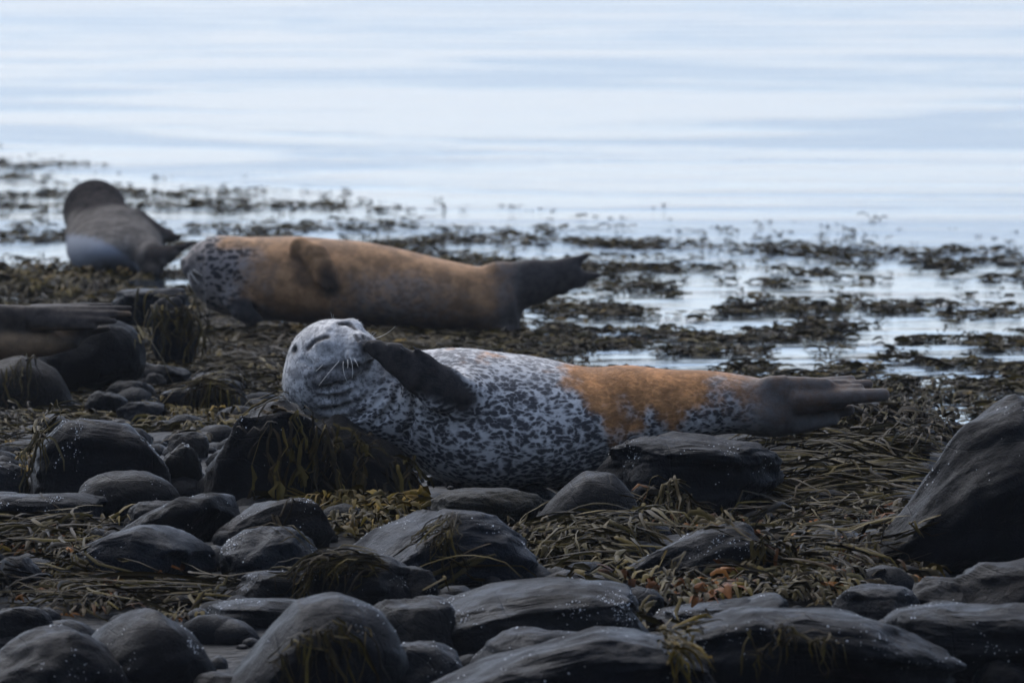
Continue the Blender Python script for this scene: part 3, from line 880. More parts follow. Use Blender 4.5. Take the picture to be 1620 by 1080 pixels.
def spotted_mask(P):
    x, y, z = P[:, 0], P[:, 1], -P[:, 2]
    n = 14 * fbm(P * .03, 3)
    topz = np.interp(x, [690, 760, 850, 920, 1000, 1100, 1200], [552, 550, 566, 582, 578, 585, 594])
    lim = np.interp(x, [640, 720, 800, 870, 905, 940, 970, 1010, 1085, 1120, 1150, 1190, 1260], [-30, -10, -8, -2, 18, 72, 98, 98, 74, 56, 62, 60, 40])
    R = (1 - sstep(-52, 34, (z + n * 2.0) - (topz + lim))) * sstep(680, 720, x) * (1 - sstep(1190, 1270, x + n))
    R = np.maximum(R, sstep(10, 40, y + n) * sstep(680, 730, x) * (1 - sstep(1195, 1225, x)) * (z < 690))
    G = np.zeros(len(P))
    for a, b, ra, rb in (((735, -125, -624), (664, -126, -578), 16, 36), ((664, -126, -578), (588, -110, -542), 38, 16)):
        G = np.maximum(G, capmask(P, a, b, ra, rb, 20))
    G = np.maximum(G, sstep(1095, 1240, x + 1.8 * n) * .84)
    R = R * (1 - .35 * sstep(1075, 1150, x + n))
    R = np.maximum(R, .5 * sstep(1130, 1190, x) * (1 - sstep(640, 690, z + n)))
    G = np.maximum(G, capmask(P, (1215, 0, -668), (1340, 0, -650), 22, 18, 26) * .95)
    G = np.maximum(G, blob(P, hp(86, 0, 54), (17, 19, 15), .5) * .72)
    def line(pts, r, soft, a):
        return np.max([capmask(P, p, q, r, r, soft) for p, q in zip(pts, pts[1:])], 0) * a
    for e in FEAT['eye']: G = np.maximum(G, line(e, 4.4, 5, .97))
    G = np.maximum(G, line(FEAT['mouth'], 4, 16, .85))
    G = np.maximum(G, line([p + [0, 0, -12] for p in FEAT['mouth'][1:]], 9, 18, .7))  # darker throat shading painted into the coat below the mouth
    for e in FEAT['nostril']: G = np.maximum(G, line(e, 3, 3, .9))
    G = np.maximum(G, blob(P, FEAT['ear'], (9, 14, 9), .5) * .9)
    for e in (-1, 1):
        # rows of dark whisker roots
        for i in range(4):
            for j in range(5):
                q = hp(88 - j * 5.0 - abs(i - 1.5) * 1.5, e * (14 + j * 4.6), 26 + i * 6)
                G = np.maximum(G, blob(P, q, (2.6, 8, 2.6), .7) * .6)
    B = 1 - sstep(70, 105, np.linalg.norm(P - HEAD, axis=1))
    A = (1 - .85 * sstep(1150, 1230, x + n)) * (.68 + .32 * sstep(0, 60, z - topz))  # spots fade at the rear; paled along the back as painted light
    return np.stack([R, G, B, A], -1)

M['coat_spot'] = mat_coat('spotted_coat', (0.62, 0.595, 0.555), (0.058, 0.056, 0.058), (0.47, 0.22, 0.082), 98, (0.26, 0.84))
root1, base1, s1 = seal_object(spotted_seal(), D1, (800, 772), M['coat_spot'], spotted_mask,
    'white seal with black spots and an orange-stained hip, fore flipper raised to its face', fur=90000, furlen=.012)

def wh(a, b, c, r0=0.0006, r1=0.00025):
    hair('whisker', [px2(base1, s1, D1, p) for p in bez(a, b, c, 8)], r0, r1, M['whisker'], root1)
for a, b, c in (
    ((538, -108, -566), (520, -128, -585), (507, -134, -603)),
    ((545, -112, -566), (543, -128, -580), (552, -134, -598)),
    ((556, -114, -560), (562, -126, -575), (559, -134, -592)),
    ((552, -114, -563), (553, -126, -570), (552, -130, -576)),
    ((512, -100, -572), (508, -112, -576), (502, -118, -581)),
    ((562, -114, -562), (566, -126, -566), (569, -130, -574)),
    ((591, -88, -532), (612, -96, -527), (627, -98, -511)),
    ((588, -88, -529), (592, -94, -524), (597, -96, -521)),
    ((587, -88, -528), (588, -94, -524), (591, -96, -520)),
    ((527, -52, -504), (526, -54, -498), (524, -56, -491)),
    ((529, -52, -504), (529, -54, -499), (528, -56, -494)),
    ):
    wh(a, b, c)

for a, b in (((661, -128, -551), (655, -130, -541)), ((641, -127, -551), (634, -129, -543)), ((619, -122, -546), (611, -124, -539)), ((596, -114, -542), (587, -116, -536)), ((606, -114, -560), (597, -116, -561))):
    hair('claw', [px2(base1, s1, D1, p) for p in bez(a, (np.array(a) + b) / 2 + [0, -1, 2], b, 5)], .0036, .0006, M['claw'], root1, 6)

# ---- the brown seal behind
D2 = 29.9
def brown_seal():
    v = Vol((280, -120, -540), (956, 110, -362), 2.2)
    v.tube([(330, 432, 52, 0, 52), (370, 437, 63, 0, 62), (420, 441, 67, 0, 70), (490, 443, 69, 0, 74), (560, 447, 67, 0, 74), (640, 456, 61, 0, 68), (700, 465, 55, 0, 60),
            (750, 470, 50, 0, 50), (790, 472, 44, 0, 42), (815, 474, 36, 0, 34)], 8)
    v.ell((345, -4, -432), (46, 50, 52), 20)
    v.ell((326, -8, -418), (30, 38, 34), 16)
    v.cone((318, -10, -415), (299, -14, -420), 24, 13, 12)
    for e in (-1, 1): v.ell((300, -14 + e * 8, -424), (10, 10, 9), 5)
    v.ell((292, -14, -414), (7, 8, 6), 4)
    v.cone((296, -40, -432), (318, -44, -436), 2, 2, 4, sub=True)
    for a, b in (((316, -42, -409), (322, -46, -406)), ((322, -46, -406), (330, -48, -409))): v.cone(a, b, 1.8, 1.8, 3, sub=True)
    # flipper laid on the flank
    for a, b, ra, rb in (((478, -62, -392), (500, -74, -402), 20, 19), ((500, -74, -402), (516, -78, -430), 19, 16), ((516, -78, -430), (522, -76, -446), 16, 10)):
        v.cone(a, b, ra, rb, 7, flat=((0.1, 1, 0.2), 2.0))
    for i, (bx, bz) in enumerate(((503, -444), (511, -451), (519, -455), (527, -453), (533, -446))):
        v.cone((500 + i * 5, -80, -412), (bx, -82, bz), 6, 3.6, 3)
    # other flipper, dark, propped on the weed
    v.cone((372, -52, -470), (398, -62, -500), 20, 14, 9, flat=((0.2, 1, 0.3), 1.8))
    v.cone((380, -58, -490), (414, -64, -502), 12, 6, 6)
    # hind flippers: one raised, one down
    nf = (0.1, 1, 0)
    for a, b, ra, rb in (((790, -8, -452), (842, -10, -446), 38, 33), ((842, -10, -446), (896, -12, -433), 33, 25)):
        v.cone(a, b, ra, rb, 12, flat=(nf, 1.8))
    for b, rb in (((928, -14, -404), 4.5), ((908, -14, -414), 6), ((908, -14, -428), 6), ((947, -14, -435), 4.5), ((922, -14, -447), 7), ((890, -14, -458), 9)):
        v.cone((862, -12, -438), b, 18, rb, 6, flat=(nf, 1.6))
    v.cone((800, -4, -490), (806, -8, -516), 30, 16, 14, flat=(nf, 1.5))
    v.cone((770, 0, -500), (800, -6, -522), 24, 10, 12)
    sl, g = v.box((300, -120, -540), (800, 110, -362))
    v.F[sl] += (1.1 * np.sin(g[0] * .045 + g[2] * .06) + .8 * np.sin(g[0] * .03 - g[2] * .05)).astype(np.float32)
    return v

def brown_mask(P):
    x, y, z = P[:, 0], P[:, 1], -P[:, 2]
    n = 12 * fbm(P * .03, 3)
    R = sstep(320, 480, x + 1.6 * n) * (1 - sstep(740, 850, x + n))
    # grey belly patch low on the flank
    belly = blob(P, (625, -62, -468), (105, 60, 46), .6)
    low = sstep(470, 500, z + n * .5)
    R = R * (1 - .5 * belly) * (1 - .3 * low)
    R = np.maximum(R, .8 * sstep(330, 360, x) * (1 - sstep(385, 400, z)))
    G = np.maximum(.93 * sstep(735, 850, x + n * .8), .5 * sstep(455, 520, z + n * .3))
    G = np.maximum(G, capmask(P, (385, -56, -485), (410, -64, -502), 18, 14, 8))
    G = np.maximum(G, .85 * capmask(P, (518, -82, -428), (524, -82, -452), 10, 14, 14))
    G = np.maximum(G, .5 * capmask(P, (470, -70, -412), (484, -74, -438), 8, 10, 12))
    G = np.maximum(G, .75 * capmask(P, (296, -40, -432), (318, -44, -436), 4, 4, 6))
    G = np.maximum(G, .9 * capmask(P, (316, -43, -409), (330, -48, -409), 3, 3, 4))
    G = np.maximum(G, .8 * blob(P, (291, -14, -414), (7, 9, 7), .4))
    B = (1 - sstep(300, 330, x))
    A = 1 - .7 * sstep(380, 440, x) + .2 * belly
    return np.stack([R, G, B, np.clip(A, 0, 1)], -1)

M['coat_brown'] = mat_coat('brown_coat', (0.23, 0.195, 0.17), (0.022, 0.021, 0.022), (0.30, 0.165, 0.078), 60, (0.36, 0.54))
root2, base2, s2 = seal_object(brown_seal(), D2, (580, 515), M['coat_brown'], brown_mask,
    'rust-brown seal lying on its side behind the spotted seal, tail flippers raised')
for a, b, c in (((300, -30, -424), (306, -48, -436), (316, -54, -446)), ((302, -32, -422), (312, -50, -428), (322, -56, -434)), ((298, -28, -428), (300, -46, -440), (304, -50, -452))):
    hair('whisker', [px2(base2, s2, D2, p) for p in bez(a, b, c, 7)], .0013, .0006, M['whisker'], root2)

# ---- the grey seal seen from behind
D3 = 35.0
def grey_seal():
    v = Vol((66, -110, -452), (312, 590, -272), 2.6)
    def q(x, y, z):
        k = 1 + y / FP
        return ((x - 810) * k + 810, y, -((-z - YH) * k + YH))
    v.ell(q(182, 195, -392), (78, 215, 52), 14)
    v.cone(q(240, -10, -407), q(212, 80, -394), 24, 42, 24)
    v.ell(q(160, 340, -378), (58, 110, 46), 24)
    v.cone(q(156, 380, -364), q(151, 460, -338), 47, 45, 26)
    v.cone(q(166, 400, -364), q(190, 250, -384), 48, 54, 30)
    v.ell(q(149, 480, -332), (46, 62, 47), 30)
    v.cone(q(148, 520, -336), q(146, 560, -340), 30, 18, 14)
    v.cone(q(220, 250, -352), q(262, 210, -372), 22, 12, 10, flat=((.3, 1, .6), 1.8))     # right fore flipper
    v.cone(q(262, 210, -372), q(282, 190, -376), 10, 5, 6)
    # hind flippers folded together
    nf = (.2, .4, 1)
    v.cone((240, -16, -408), (262, -50, -404), 22, 17, 10, flat=(nf, 1.5))
    for b, rb in (((302, -62, -383), 4.5), ((292, -70, -388), 5), ((282, -74, -398), 5), ((262, -66, -414), 6)):
        v.cone((255, -44, -404), b, 13, rb, 6)
    v.cone((232, -14, -420), (252, -60, -428), 16, 9, 9)
    return v

def grey_mask(P):
    x, y, z = P[:, 0], P[:, 1], -P[:, 2]
    k = 1 + y / FP
    x = (x - 810) / k + 810; z = (z - YH) / k + YH
    n = 10 * fbm(P * .03, 3)
    belly = sstep(-11, 11, z - np.interp(x, [95, 130, 165, 195, 215, 235], [372, 372, 382, 400, 416, 450]) + n * .25) * (x < 240) * (y < 330)
    G = .97 * (1 - sstep(330, 356, z + n * .4 - (y - 480) * .05)) * sstep(250, 330, y)
    G = np.maximum(G, .95 * capmask(P, (255, -40, -405), (305, -66, -384), 24, 16, 16))
    G = np.maximum(G, .9 * capmask(P, (236, -14, -418), (255, -60, -428), 20, 16, 14))
    G = np.maximum(G, .8 * capmask(P, (228, 245, -356), (280, 195, -376), 22, 16, 12))
    G = np.maximum(G, .55 * sstep(392, 425, z + n * .3)) * (1 - belly)
    R = 1 - belly
    A = .45 * (1 - belly)
    return np.stack([R, G, 0 * x, A], -1)

M['coat_grey'] = mat_coat('grey_coat', (0.20, 0.21, 0.225), (0.045, 0.042, 0.042), (0.115, 0.102, 0.088), 40, (0.36, 0.7), 0.0)
root3, base3, s3 = seal_object(grey_seal(), D3, (185, 432), M['coat_grey'], grey_mask,
    'grey seal seen from behind with its head up and pale belly showing')

# ---- the seal cut by the left edge
D4 = 24.9
def edge_seal():
    v = Vol((-700, -110, -590), (216, 130, -440), 3.2)
    v.tube([(-640, 528, 34, 10, 34), (-560, 520, 56, 10, 58), (-420, 512, 64, 10, 76), (-260, 512, 64, 10, 78), (-120, 520, 52, 8, 62), (-30, 531, 42, 4, 46), (30, 537, 32, -4, 38), (80, 541, 22, -4, 28), (125, 541, 8, -4, 12)], 8)
    v.ell((-650, 10, -524), (40, 38, 38), 20)
    v.cone((-670, 10, -520), (-688, 6, -526), 22, 14, 10)
    nf = (0, 1, .8)
    v.cone((-30, -18, -506), (70, -28, -501), 30, 20, 14, flat=(nf, 1.3))
    for b, ra, rb in (((176, -8, -482), 9, 4), ((207, -24, -486), 9, 4.2), ((206, -34, -495), 10, 4.6), ((182, -42, -506), 10, 5), ((150, -44, -515), 11, 6)):
        v.cone((55, -28 + (b[1] + 28) * .5, -501 + (b[2] + 501) * .5), b, ra + 3, rb, 3)
    v.cone((40, 6, -528), (130, 0, -528), 22, 10, 10)
    v.cone((120, 4, -528), (170, 2, -520), 9, 5, 6)
    return v

def edge_mask(P):
    x, y, z = P[:, 0], P[:, 1], -P[:, 2]
    n = 8 * fbm(P * .04, 3)
    G = .93 * np.maximum(sstep(2, 30, x - 20 + n) * (1 - sstep(512, 522, z + n * .4)), sstep(70, 130, x + n))
    G = np.maximum(G, .9 * capmask(P, (0, -25, -500), (90, -30, -500), 26, 22, 10))
    tips = np.maximum(blob(P, (203, -36, -494), (16, 12, 5), .5), 0)
    G = G * (1 - .5 * tips)
    return np.stack([np.full(len(P), .85), G, np.zeros(len(P)), .4 + 0 * x], -1)

M['coat_dark'] = mat_coat('tawny_coat', (0.24, 0.22, 0.20), (0.03, 0.028, 0.026), (0.20, 0.128, 0.07), 30, (0.36, 0.54))
root4, base4, s4 = seal_object(edge_seal(), D4, (0, 566), M['coat_dark'], edge_mask,
    'dark brown seal cut off by the left edge, only its hind end and flippers showing')

# ------------------------------------------------------------------ seaweed
OLIVE = np.array([(0.080, 0.068, 0.026), (0.060, 0.050, 0.022), (0.100, 0.082, 0.036), (0.045, 0.036, 0.018)])
STRAW = np.array([(0.105, 0.088, 0.044), (0.080, 0.066, 0.034), (0.058, 0.048, 0.024), (0.042, 0.033, 0.018)])
BROWN = np.array([(0.030, 0.024, 0.018), (0.045, 0.033, 0.022), (0.022, 0.018, 0.015), (0.055, 0.045, 0.030)])
OCHRE = np.array([(0.140, 0.105, 0.026), (0.100, 0.080, 0.026), (0.180, 0.125, 0.025), (0.075, 0.058, 0.022)])
RUST = np.array([(0.200, 0.075, 0.022), (0.130, 0.052, 0.020), (0.070, 0.035, 0.018), (0.230, 0.100, 0.030)])
GREYW = np.array([(0.090, 0.084, 0.076), (0.060, 0.056, 0.052), (0.040, 0.035, 0.030), (0.120, 0.112, 0.100)])

CLIMB = 0.9
ARCH = 0.07
def walk(p, hd, L, K, curl, lift, r):
    """lay strands over whatever lies below: arrays of start, heading, length"""
    n = len(p)
    pts = np.zeros((n, K, 3))
    x, y, z = p[:, 0].copy(), p[:, 1].copy(), p[:, 2].copy() + lift
    st = L / (K - 1)
    ph = r.uniform(-1, 1, n) * curl
    pts[:, 0] = np.stack([x, y, z], -1)
    hd = hd.copy()
    for k in range(1, K):
        hd = hd + ph * st * 2 + r.normal(0, .16, n)
        nx, ny = x + np.cos(hd) * st, y + np.sin(hd) * st
        zs = H(nx, ny) + lift
        drop = zs < z - st * .85
        kx = np.where(drop, .32, 1.0)
        nx, ny = x + np.cos(hd) * st * kx + np.where(drop, r.normal(0, .35, n) * st, 0), y + np.sin(hd) * st * kx
        zs = H(nx, ny) + lift * (1 if k < K - 1 else .6)
        z = np.maximum(zs, z - st * .95)
        z = np.minimum(z, pts[:, k - 1, 2] + st * CLIMB)
        x, y = nx, ny
        pts[:, k] = np.stack([x, y, z], -1)
    u = np.linspace(0, 1, K)
    pts[:, :, 2] += (ARCH * np.minimum(r.gamma(1.2, .6, n), 1.8) * L)[:, None] * np.sin(u * math.pi)[None]
    return pts, hd

def ribbons(pts, wid, tint, r, tip=0.25, roll=0.5, prof=None):
    """folded ribbons along centre lines -> verts, quads, colours"""
    n, K, _ = pts.shape
    t = np.gradient(pts, axis=1)
    t /= np.linalg.norm(t, axis=2, keepdims=True) + 1e-9
    up = np.zeros_like(t); up[..., 2] = 1
    sd = np.cross(t, up)
    sd += np.array([1e-3, 0, 0])
    sd /= np.linalg.norm(sd, axis=2, keepdims=True) + 1e-9
    nn = np.cross(sd, t)
    ro = (r.normal(0, roll, n)[:, None] + np.cumsum(r.normal(0, .25, (n, K)), 1))[..., None]
    sd, nn = sd * np.cos(ro) + nn * np.sin(ro), nn * np.cos(ro) - sd * np.sin(ro)
    u = np.linspace(0, 1, K)
    if prof is None: prof = np.interp(u, [0, .15, .75, 1], [.6, 1, .95, tip])
    w = (wid[:, None] * prof[None])[..., None] * .5
    V = np.stack([pts - sd * w, pts + nn * w * .45, pts + sd * w], 2).reshape(-1, 3)
    b = (np.arange(n)[:, None, None] * K + np.arange(K - 1)[None, :, None]) * 3
    q = np.concatenate([b + 0, b + 1, b + 4, b + 3], 2).reshape(-1, 4)
    q2 = np.concatenate([b + 1, b + 2, b + 5, b + 4], 2).reshape(-1, 4)
    c = np.repeat(tint, K * 3, 0)
    return V, np.concatenate([q, q2]), c

class Heap:
    def __init__(self): self.V, self.Q, self.C, self.o = [], [], [], 0
    def add(self, V, Q, C):
        self.V.append(V); self.Q.append(Q + self.o); self.C.append(C); self.o += len(V)
    def build(self, name, label, cat='seaweed', group='seaweed on the shore'):
        if not self.V: return None
        V = np.concatenate(self.V); Q = np.concatenate(self.Q); C = np.concatenate(self.C)
        base = np.array([V[:, 0].mean(), V[:, 1].mean(), V[:, 2].min()])
        o = mesh_obj(name, V - base, Q, M['weed'], attrs={'tint': C})
        o.location = base
        return tag(o, label, cat, group, 'stuff')

def tints(pals, n, r):
    c = np.concatenate(pals)
    return c[r.integers(0, len(c), n)] * r.uniform(.45, 1.25, (n, 1)) * [.80, .68, .32]

def in_poly(px, py, poly):
    inside = np.zeros(len(px), bool)
    m = len(poly)
    for i in range(m):
        x0, y0 = poly[i]; x1, y1 = poly[(i + 1) % m]
        c = ((y0 > py) != (y1 > py)) & (px < (x1 - x0) * (py - y0) / (y1 - y0 + 1e-9) + x0)
        inside ^= c
    return inside

def scatter(poly, n, r, clump=0.0, fr=0.012, drape=False):
    P = np.array(poly, float)
    lo, hi = P.min(0), P.max(0)
    out = np.zeros((0, 2))
    while len(out) < n:
        q = r.uniform(lo, hi, (n * 2, 2))
        q = q[in_poly(q[:, 0], q[:, 1], poly)]
        if clump:
            k = noise(np.stack([q[:, 0] * fr, q[:, 1] * fr * 1.6, 0 * q[:, 0] + lo[0]], -1))
            q = q[k + r.uniform(-.5, .5, len(q)) > clump - 1]
        out = np.concatenate([out, q])
    out = out[:n]
    p, ok = hits(out[:, 0], out[:, 1])
    p = p[ok]
    if not drape:
        g = ~on_rock(p[:, 0], p[:, 1])
        p = p[g]
    return p

def straps(h, poly, n, head, spread, L, wd, pals, pile=.02, curl=4, K=8, seed=1, clump=0.0, drape=False):
    global CLIMB
    CLIMB = .9 if drape else .3
    r = np.random.default_rng(seed)
    p = scatter(poly, n, r, clump, drape=drape)
    n = len(p)
    if n < 4: return
    # neighbours share a heading, as combed by the ebb
    swirl = noise(p * 3.0 + seed) * spread
    hd = np.radians(head + swirl + r.normal(0, spread * .35, n))
    ln = r.uniform(L[0], L[1], n)
    sh = .08 if drape else .4
    p = p - np.stack([np.cos(hd) * ln * sh, np.sin(hd) * ln * sh, 0 * hd], -1)
    p[:, 2] = H(p[:, 0], p[:, 1])
    if not drape:
        k = ~on_rock(p[:, 0], p[:, 1])
        p, hd, ln = p[k], hd[k], ln[k]
        n = len(p)
        if n < 4: return
    pts, _ = walk(p, hd, ln, K, curl, r.uniform(.002, pile, n), r)
    h.add(*ribbons(pts, r.uniform(wd[0], wd[1], n), tints(pals, n, r), r))

def wrack(h, poly, n, head, spread, L, wd, pals, pile=.02, up=.0, seed=1, clump=0.0, tips=None, drape=False):
    global CLIMB
    CLIMB = .9 if drape else .4
    """forked fronds: a stalk, two branches, each ending in a swollen forked tip"""
    r = np.random.default_rng(seed)
    p = scatter(poly, n, r, clump, drape=drape)
    n = len(p)
    if n < 4: return
    hd = np.radians(head + noise(p * 4 + seed) * spread + r.normal(0, spread * .4, n))
    ln = r.uniform(L[0], L[1], n)
    w = r.uniform(wd[0], wd[1], n)
    lift = r.uniform(.002, pile, n)
    tn = tints(pals, n, r)
    tt = tn if tips is None else np.where(r.random((n, 1)) < .35, tints(tips, n, r), tn)
    stem, h1 = walk(p, hd, ln * .5, 4, 6, lift, r)
    h.add(*ribbons(stem, w * .7, tn, r, tip=.9))
    for sg in (-1, 1):
        a = h1 + sg * r.uniform(.2, .55, n)
        s0 = stem[:, -1]
        br, h2 = walk(s0 - [0, 0, 1] * lift[:, None], a, ln * .3, 3, 4, lift + up * r.uniform(0, 1, n), r)
        h.add(*ribbons(br, w * .85, tn, r, tip=.9, prof=np.array([.8, .9, 1])))
        for s2 in (-1, 1):
            tp, _ = walk(br[:, -1] - [0, 0, 1] * lift[:, None], h2 + s2 * r.uniform(.15, .5, n), ln * r.uniform(.2, .36, n), 4, 4, lift + up * r.uniform(0, 1.5, n), r)
            h.add(*ribbons(tp, w, tt, r, prof=np.array([.8, 1.15, 1.05, .3])))

def patch(name, label, *parts):
    h = Heap()
    for i, (kind, kw) in enumerate(parts):
        kw = dict(kw); kw.setdefault('seed', (sum(ord(c) for c in label) * 31 + i * 7) % 9973)
        (straps if kind == 's' else wrack)(h, **kw)
    return h.build(name, label)

patch('seaweed', 'wrack hanging like a curtain over the boulder under the spotted seal\'s neck',
  ('s', dict(drape=True, poly=[(450, 668), (500, 665), (600, 690), (680, 740), (690, 800), (600, 830), (480, 790), (440, 790)], n=16, head=-92, spread=50, L=(.05, .16), wd=(.004, .010), pals=(BROWN, BROWN, OLIVE), pile=.012)),
  ('w', dict(drape=True, poly=[(430, 668), (500, 668), (590, 690), (660, 740), (690, 800), (600, 830), (500, 800), (420, 800)], n=44, head=-90, spread=70, L=(0.084, 0.210), wd=(0.0071, 0.0137), pals=(OLIVE, BROWN, BROWN), pile=.016, tips=(OCHRE, BROWN, OLIVE))))
patch('seaweed', 'brown weed slipping down behind the tall black boulder left of the spotted seal',
  ('s', dict(drape=True, poly=[(330, 600), (450, 592), (470, 640), (400, 640), (330, 660), (300, 690)], n=170, head=-140, spread=35, L=(.10, .25), wd=(.004, .008), pals=(BROWN, OLIVE), pile=.02)))
patch('seaweed', 'yellow-olive wrack wedged left of the tall black boulder',
  ('w', dict(poly=[(270, 665), (330, 640), (345, 690), (325, 740), (280, 720), (262, 700)], n=170, head=-110, spread=70, L=(0.084, 0.225), wd=(0.0082, 0.0148), pals=(OCHRE, OLIVE, OCHRE), pile=.03, up=.02)),
  ('s', dict(poly=[(262, 650), (340, 630), (330, 700), (270, 690)], n=160, head=-120, spread=50, L=(.08, .18), wd=(.004, .008), pals=(OLIVE, BROWN), pile=.03)))
patch('seaweed', 'grey-brown strands hanging at the left edge below the rounded brown boulder',
  ('s', dict(drape=True, poly=[(-20, 655), (40, 650), (80, 665), (70, 720), (-20, 735)], n=160, head=-80, spread=40, L=(.08, .18), wd=(.004, .009), pals=(STRAW, BROWN, GREYW), pile=.05)))
patch('seaweed', 'ochre wrack at the left of the large barnacled boulder',
  ('w', dict(poly=[(40, 655), (90, 660), (70, 700), (40, 740), (10, 735)], n=160, head=-90, spread=80, L=(0.070, 0.180), wd=(0.0061, 0.0116), pals=(OCHRE, BROWN, OLIVE), pile=.02)))
patch('seaweed', 'straw-coloured strands combed down over the flat slab beside the cut-off flippers',
  ('s', dict(drape=True, poly=[(208, 470), (246, 462), (268, 500), (290, 560), (240, 560), (216, 520)], n=26, head=-72, spread=45, L=(.10, .22), wd=(.006, .012), pals=(STRAW, GREYW, STRAW), pile=.02)),
  ('s', dict(drape=True, poly=[(296, 480), (330, 500), (352, 570), (280, 575), (300, 530)], n=60, head=-60, spread=50, L=(.12, .24), wd=(.006, .012), pals=(STRAW, BROWN), pile=.03)))
patch('seaweed', 'strap weed sweeping across the lower left stones in long tresses',
  ('s', dict(poly=[(150, 870), (250, 850), (340, 870), (480, 890), (520, 920), (400, 960), (240, 985), (60, 970), (70, 930)], n=620, head=215, spread=60, L=(.12, .34), wd=(.004, .009), pals=(OLIVE, BROWN, BROWN, STRAW), pile=.045)),
  ('w', dict(poly=[(100, 900), (360, 900), (420, 940), (300, 975), (100, 975)], n=160, head=-120, spread=80, L=(0.084, 0.180), wd=(0.0071, 0.0126), pals=(BROWN, OLIVE), pile=.04, tips=(RUST,))))
patch('seaweed', 'pale tangled strap weed on the stones at the lower left edge',
  ('s', dict(poly=[(-20, 822), (60, 815), (125, 835), (110, 870), (60, 930), (-20, 950)], n=420, head=215, spread=60, L=(.10, .24), wd=(.005, .011), pals=(STRAW, OLIVE, BROWN), pile=.06)),
  ('w', dict(poly=[(0, 840), (110, 850), (90, 940), (0, 950)], n=170, head=-110, spread=80, L=(0.084, 0.180), wd=(0.0071, 0.0137), pals=(BROWN, OLIVE), pile=.05, tips=(RUST, OCHRE))))
patch('seaweed', 'yellow-green wrack beside the brown cracked slab, left of centre',
  ('w', dict(poly=[(500, 800), (560, 800), (575, 840), (560, 870), (500, 900), (490, 860)], n=230, head=-60, spread=80, L=(0.084, 0.210), wd=(0.0082, 0.0148), pals=(OCHRE, OLIVE), pile=.04, up=.02)),
  ('s', dict(poly=[(490, 830), (580, 820), (570, 880), (480, 900)], n=150, head=-20, spread=60, L=(.08, .2), wd=(.004, .009), pals=(OLIVE, BROWN), pile=.03)))
patch('seaweed', 'small tuft of stringy weed lying on the broad blue-grey slab',
  ('s', dict(drape=True, poly=[(690, 824), (730, 820), (722, 862), (695, 870)], n=60, head=-100, spread=45, L=(.06, .14), wd=(.003, .006), pals=(BROWN, OLIVE), pile=.015)))
patch('seaweed', 'strap weed and bladder wrack heaped right of the broad blue-grey slab',
  ('s', dict(poly=[(690, 905), (760, 860), (840, 825), (880, 830), (960, 890), (960, 925), (820, 935), (700, 935)], n=600, head=15, spread=40, L=(.10, .24), wd=(.005, .010), pals=(OLIVE, OLIVE, STRAW, BROWN), pile=.05)),
  ('w', dict(poly=[(740, 870), (830, 820), (890, 830), (890, 900), (760, 910)], n=280, head=-120, spread=70, L=(0.070, 0.165), wd=(0.0071, 0.0126), pals=(BROWN, OLIVE, GREYW), pile=.05, up=.02)))
patch('seaweed', 'olive straps spilling down between the humped stone and the sloping grey stone',
  ('s', dict(poly=[(900, 815), (1000, 808), (1070, 815), (1060, 840), (1000, 885), (960, 915), (900, 910), (880, 870)], n=700, head=-112, spread=26, L=(.12, .28), wd=(.005, .011), pals=(OLIVE, STRAW, OLIVE), pile=.055)))
patch('seaweed', 'combed straw-brown strands on the slope right of the long barnacled slab',
  ('s', dict(poly=[(1160, 800), (1240, 710), (1330, 700), (1440, 700), (1420, 760), (1380, 810), (1300, 830), (1180, 830)], n=700, head=205, spread=50, L=(.14, .34), wd=(.005, .010), pals=(STRAW, OLIVE, STRAW, BROWN), pile=.05)),
  ('s', dict(poly=[(1200, 690), (1430, 670), (1480, 690), (1420, 740), (1240, 740)], n=450, head=185, spread=45, L=(.10, .24), wd=(.005, .010), pals=(BROWN, GREYW, OLIVE), pile=.05)))
patch('seaweed', 'bushy dark mound of wrack left of the big angular outcrop',
  ('w', dict(poly=[(1390, 655), (1450, 642), (1530, 650), (1540, 690), (1470, 720), (1390, 700)], n=420, head=-110, spread=80, L=(0.098, 0.225), wd=(0.0071, 0.0137), pals=(BROWN, GREYW, BROWN), pile=.09, up=.02)),
  ('s', dict(poly=[(1400, 660), (1530, 655), (1500, 720), (1420, 740)], n=260, head=-120, spread=50, L=(.1, .22), wd=(.004, .009), pals=(BROWN, GREYW), pile=.08)))
patch('seaweed', 'deep bed of olive and rust-tipped wrack along the right foreground',
  ('w', dict(poly=[(1000, 900), (1100, 900), (1230, 840), (1380, 830), (1400, 880), (1480, 890), (1530, 910), (1360, 930), (1320, 990), (1180, 975), (1000, 975)], n=900, head=-100, spread=70, L=(0.098, 0.240), wd=(0.0082, 0.0158), pals=(BROWN, OLIVE, OLIVE, GREYW), pile=.035, up=.012, tips=(RUST, RUST, OCHRE))),
  ('s', dict(poly=[(1180, 830), (1400, 800), (1420, 900), (1340, 960), (1150, 960)], n=520, head=-70, spread=55, L=(.10, .24), wd=(.004, .009), pals=(OLIVE, BROWN), pile=.07)))
patch('seaweed', 'leafy brown wrack between the humped stone and the combed strands',
  ('w', dict(poly=[(1040, 828), (1130, 822), (1240, 812), (1240, 840), (1120, 850), (1040, 848)], n=330, head=-60, spread=80, L=(0.070, 0.180), wd=(0.0071, 0.0137), pals=(BROWN, OLIVE, GREYW), pile=.04, tips=(RUST,))))
patch('seaweed', 'thin dark strands trailing along the foot of the big angular outcrop',
  ('s', dict(poly=[(1360, 850), (1480, 890), (1560, 900), (1480, 930), (1380, 900)], n=200, head=-25, spread=40, L=(.10, .22), wd=(.004, .008), pals=(BROWN, OLIVE), pile=.02)))
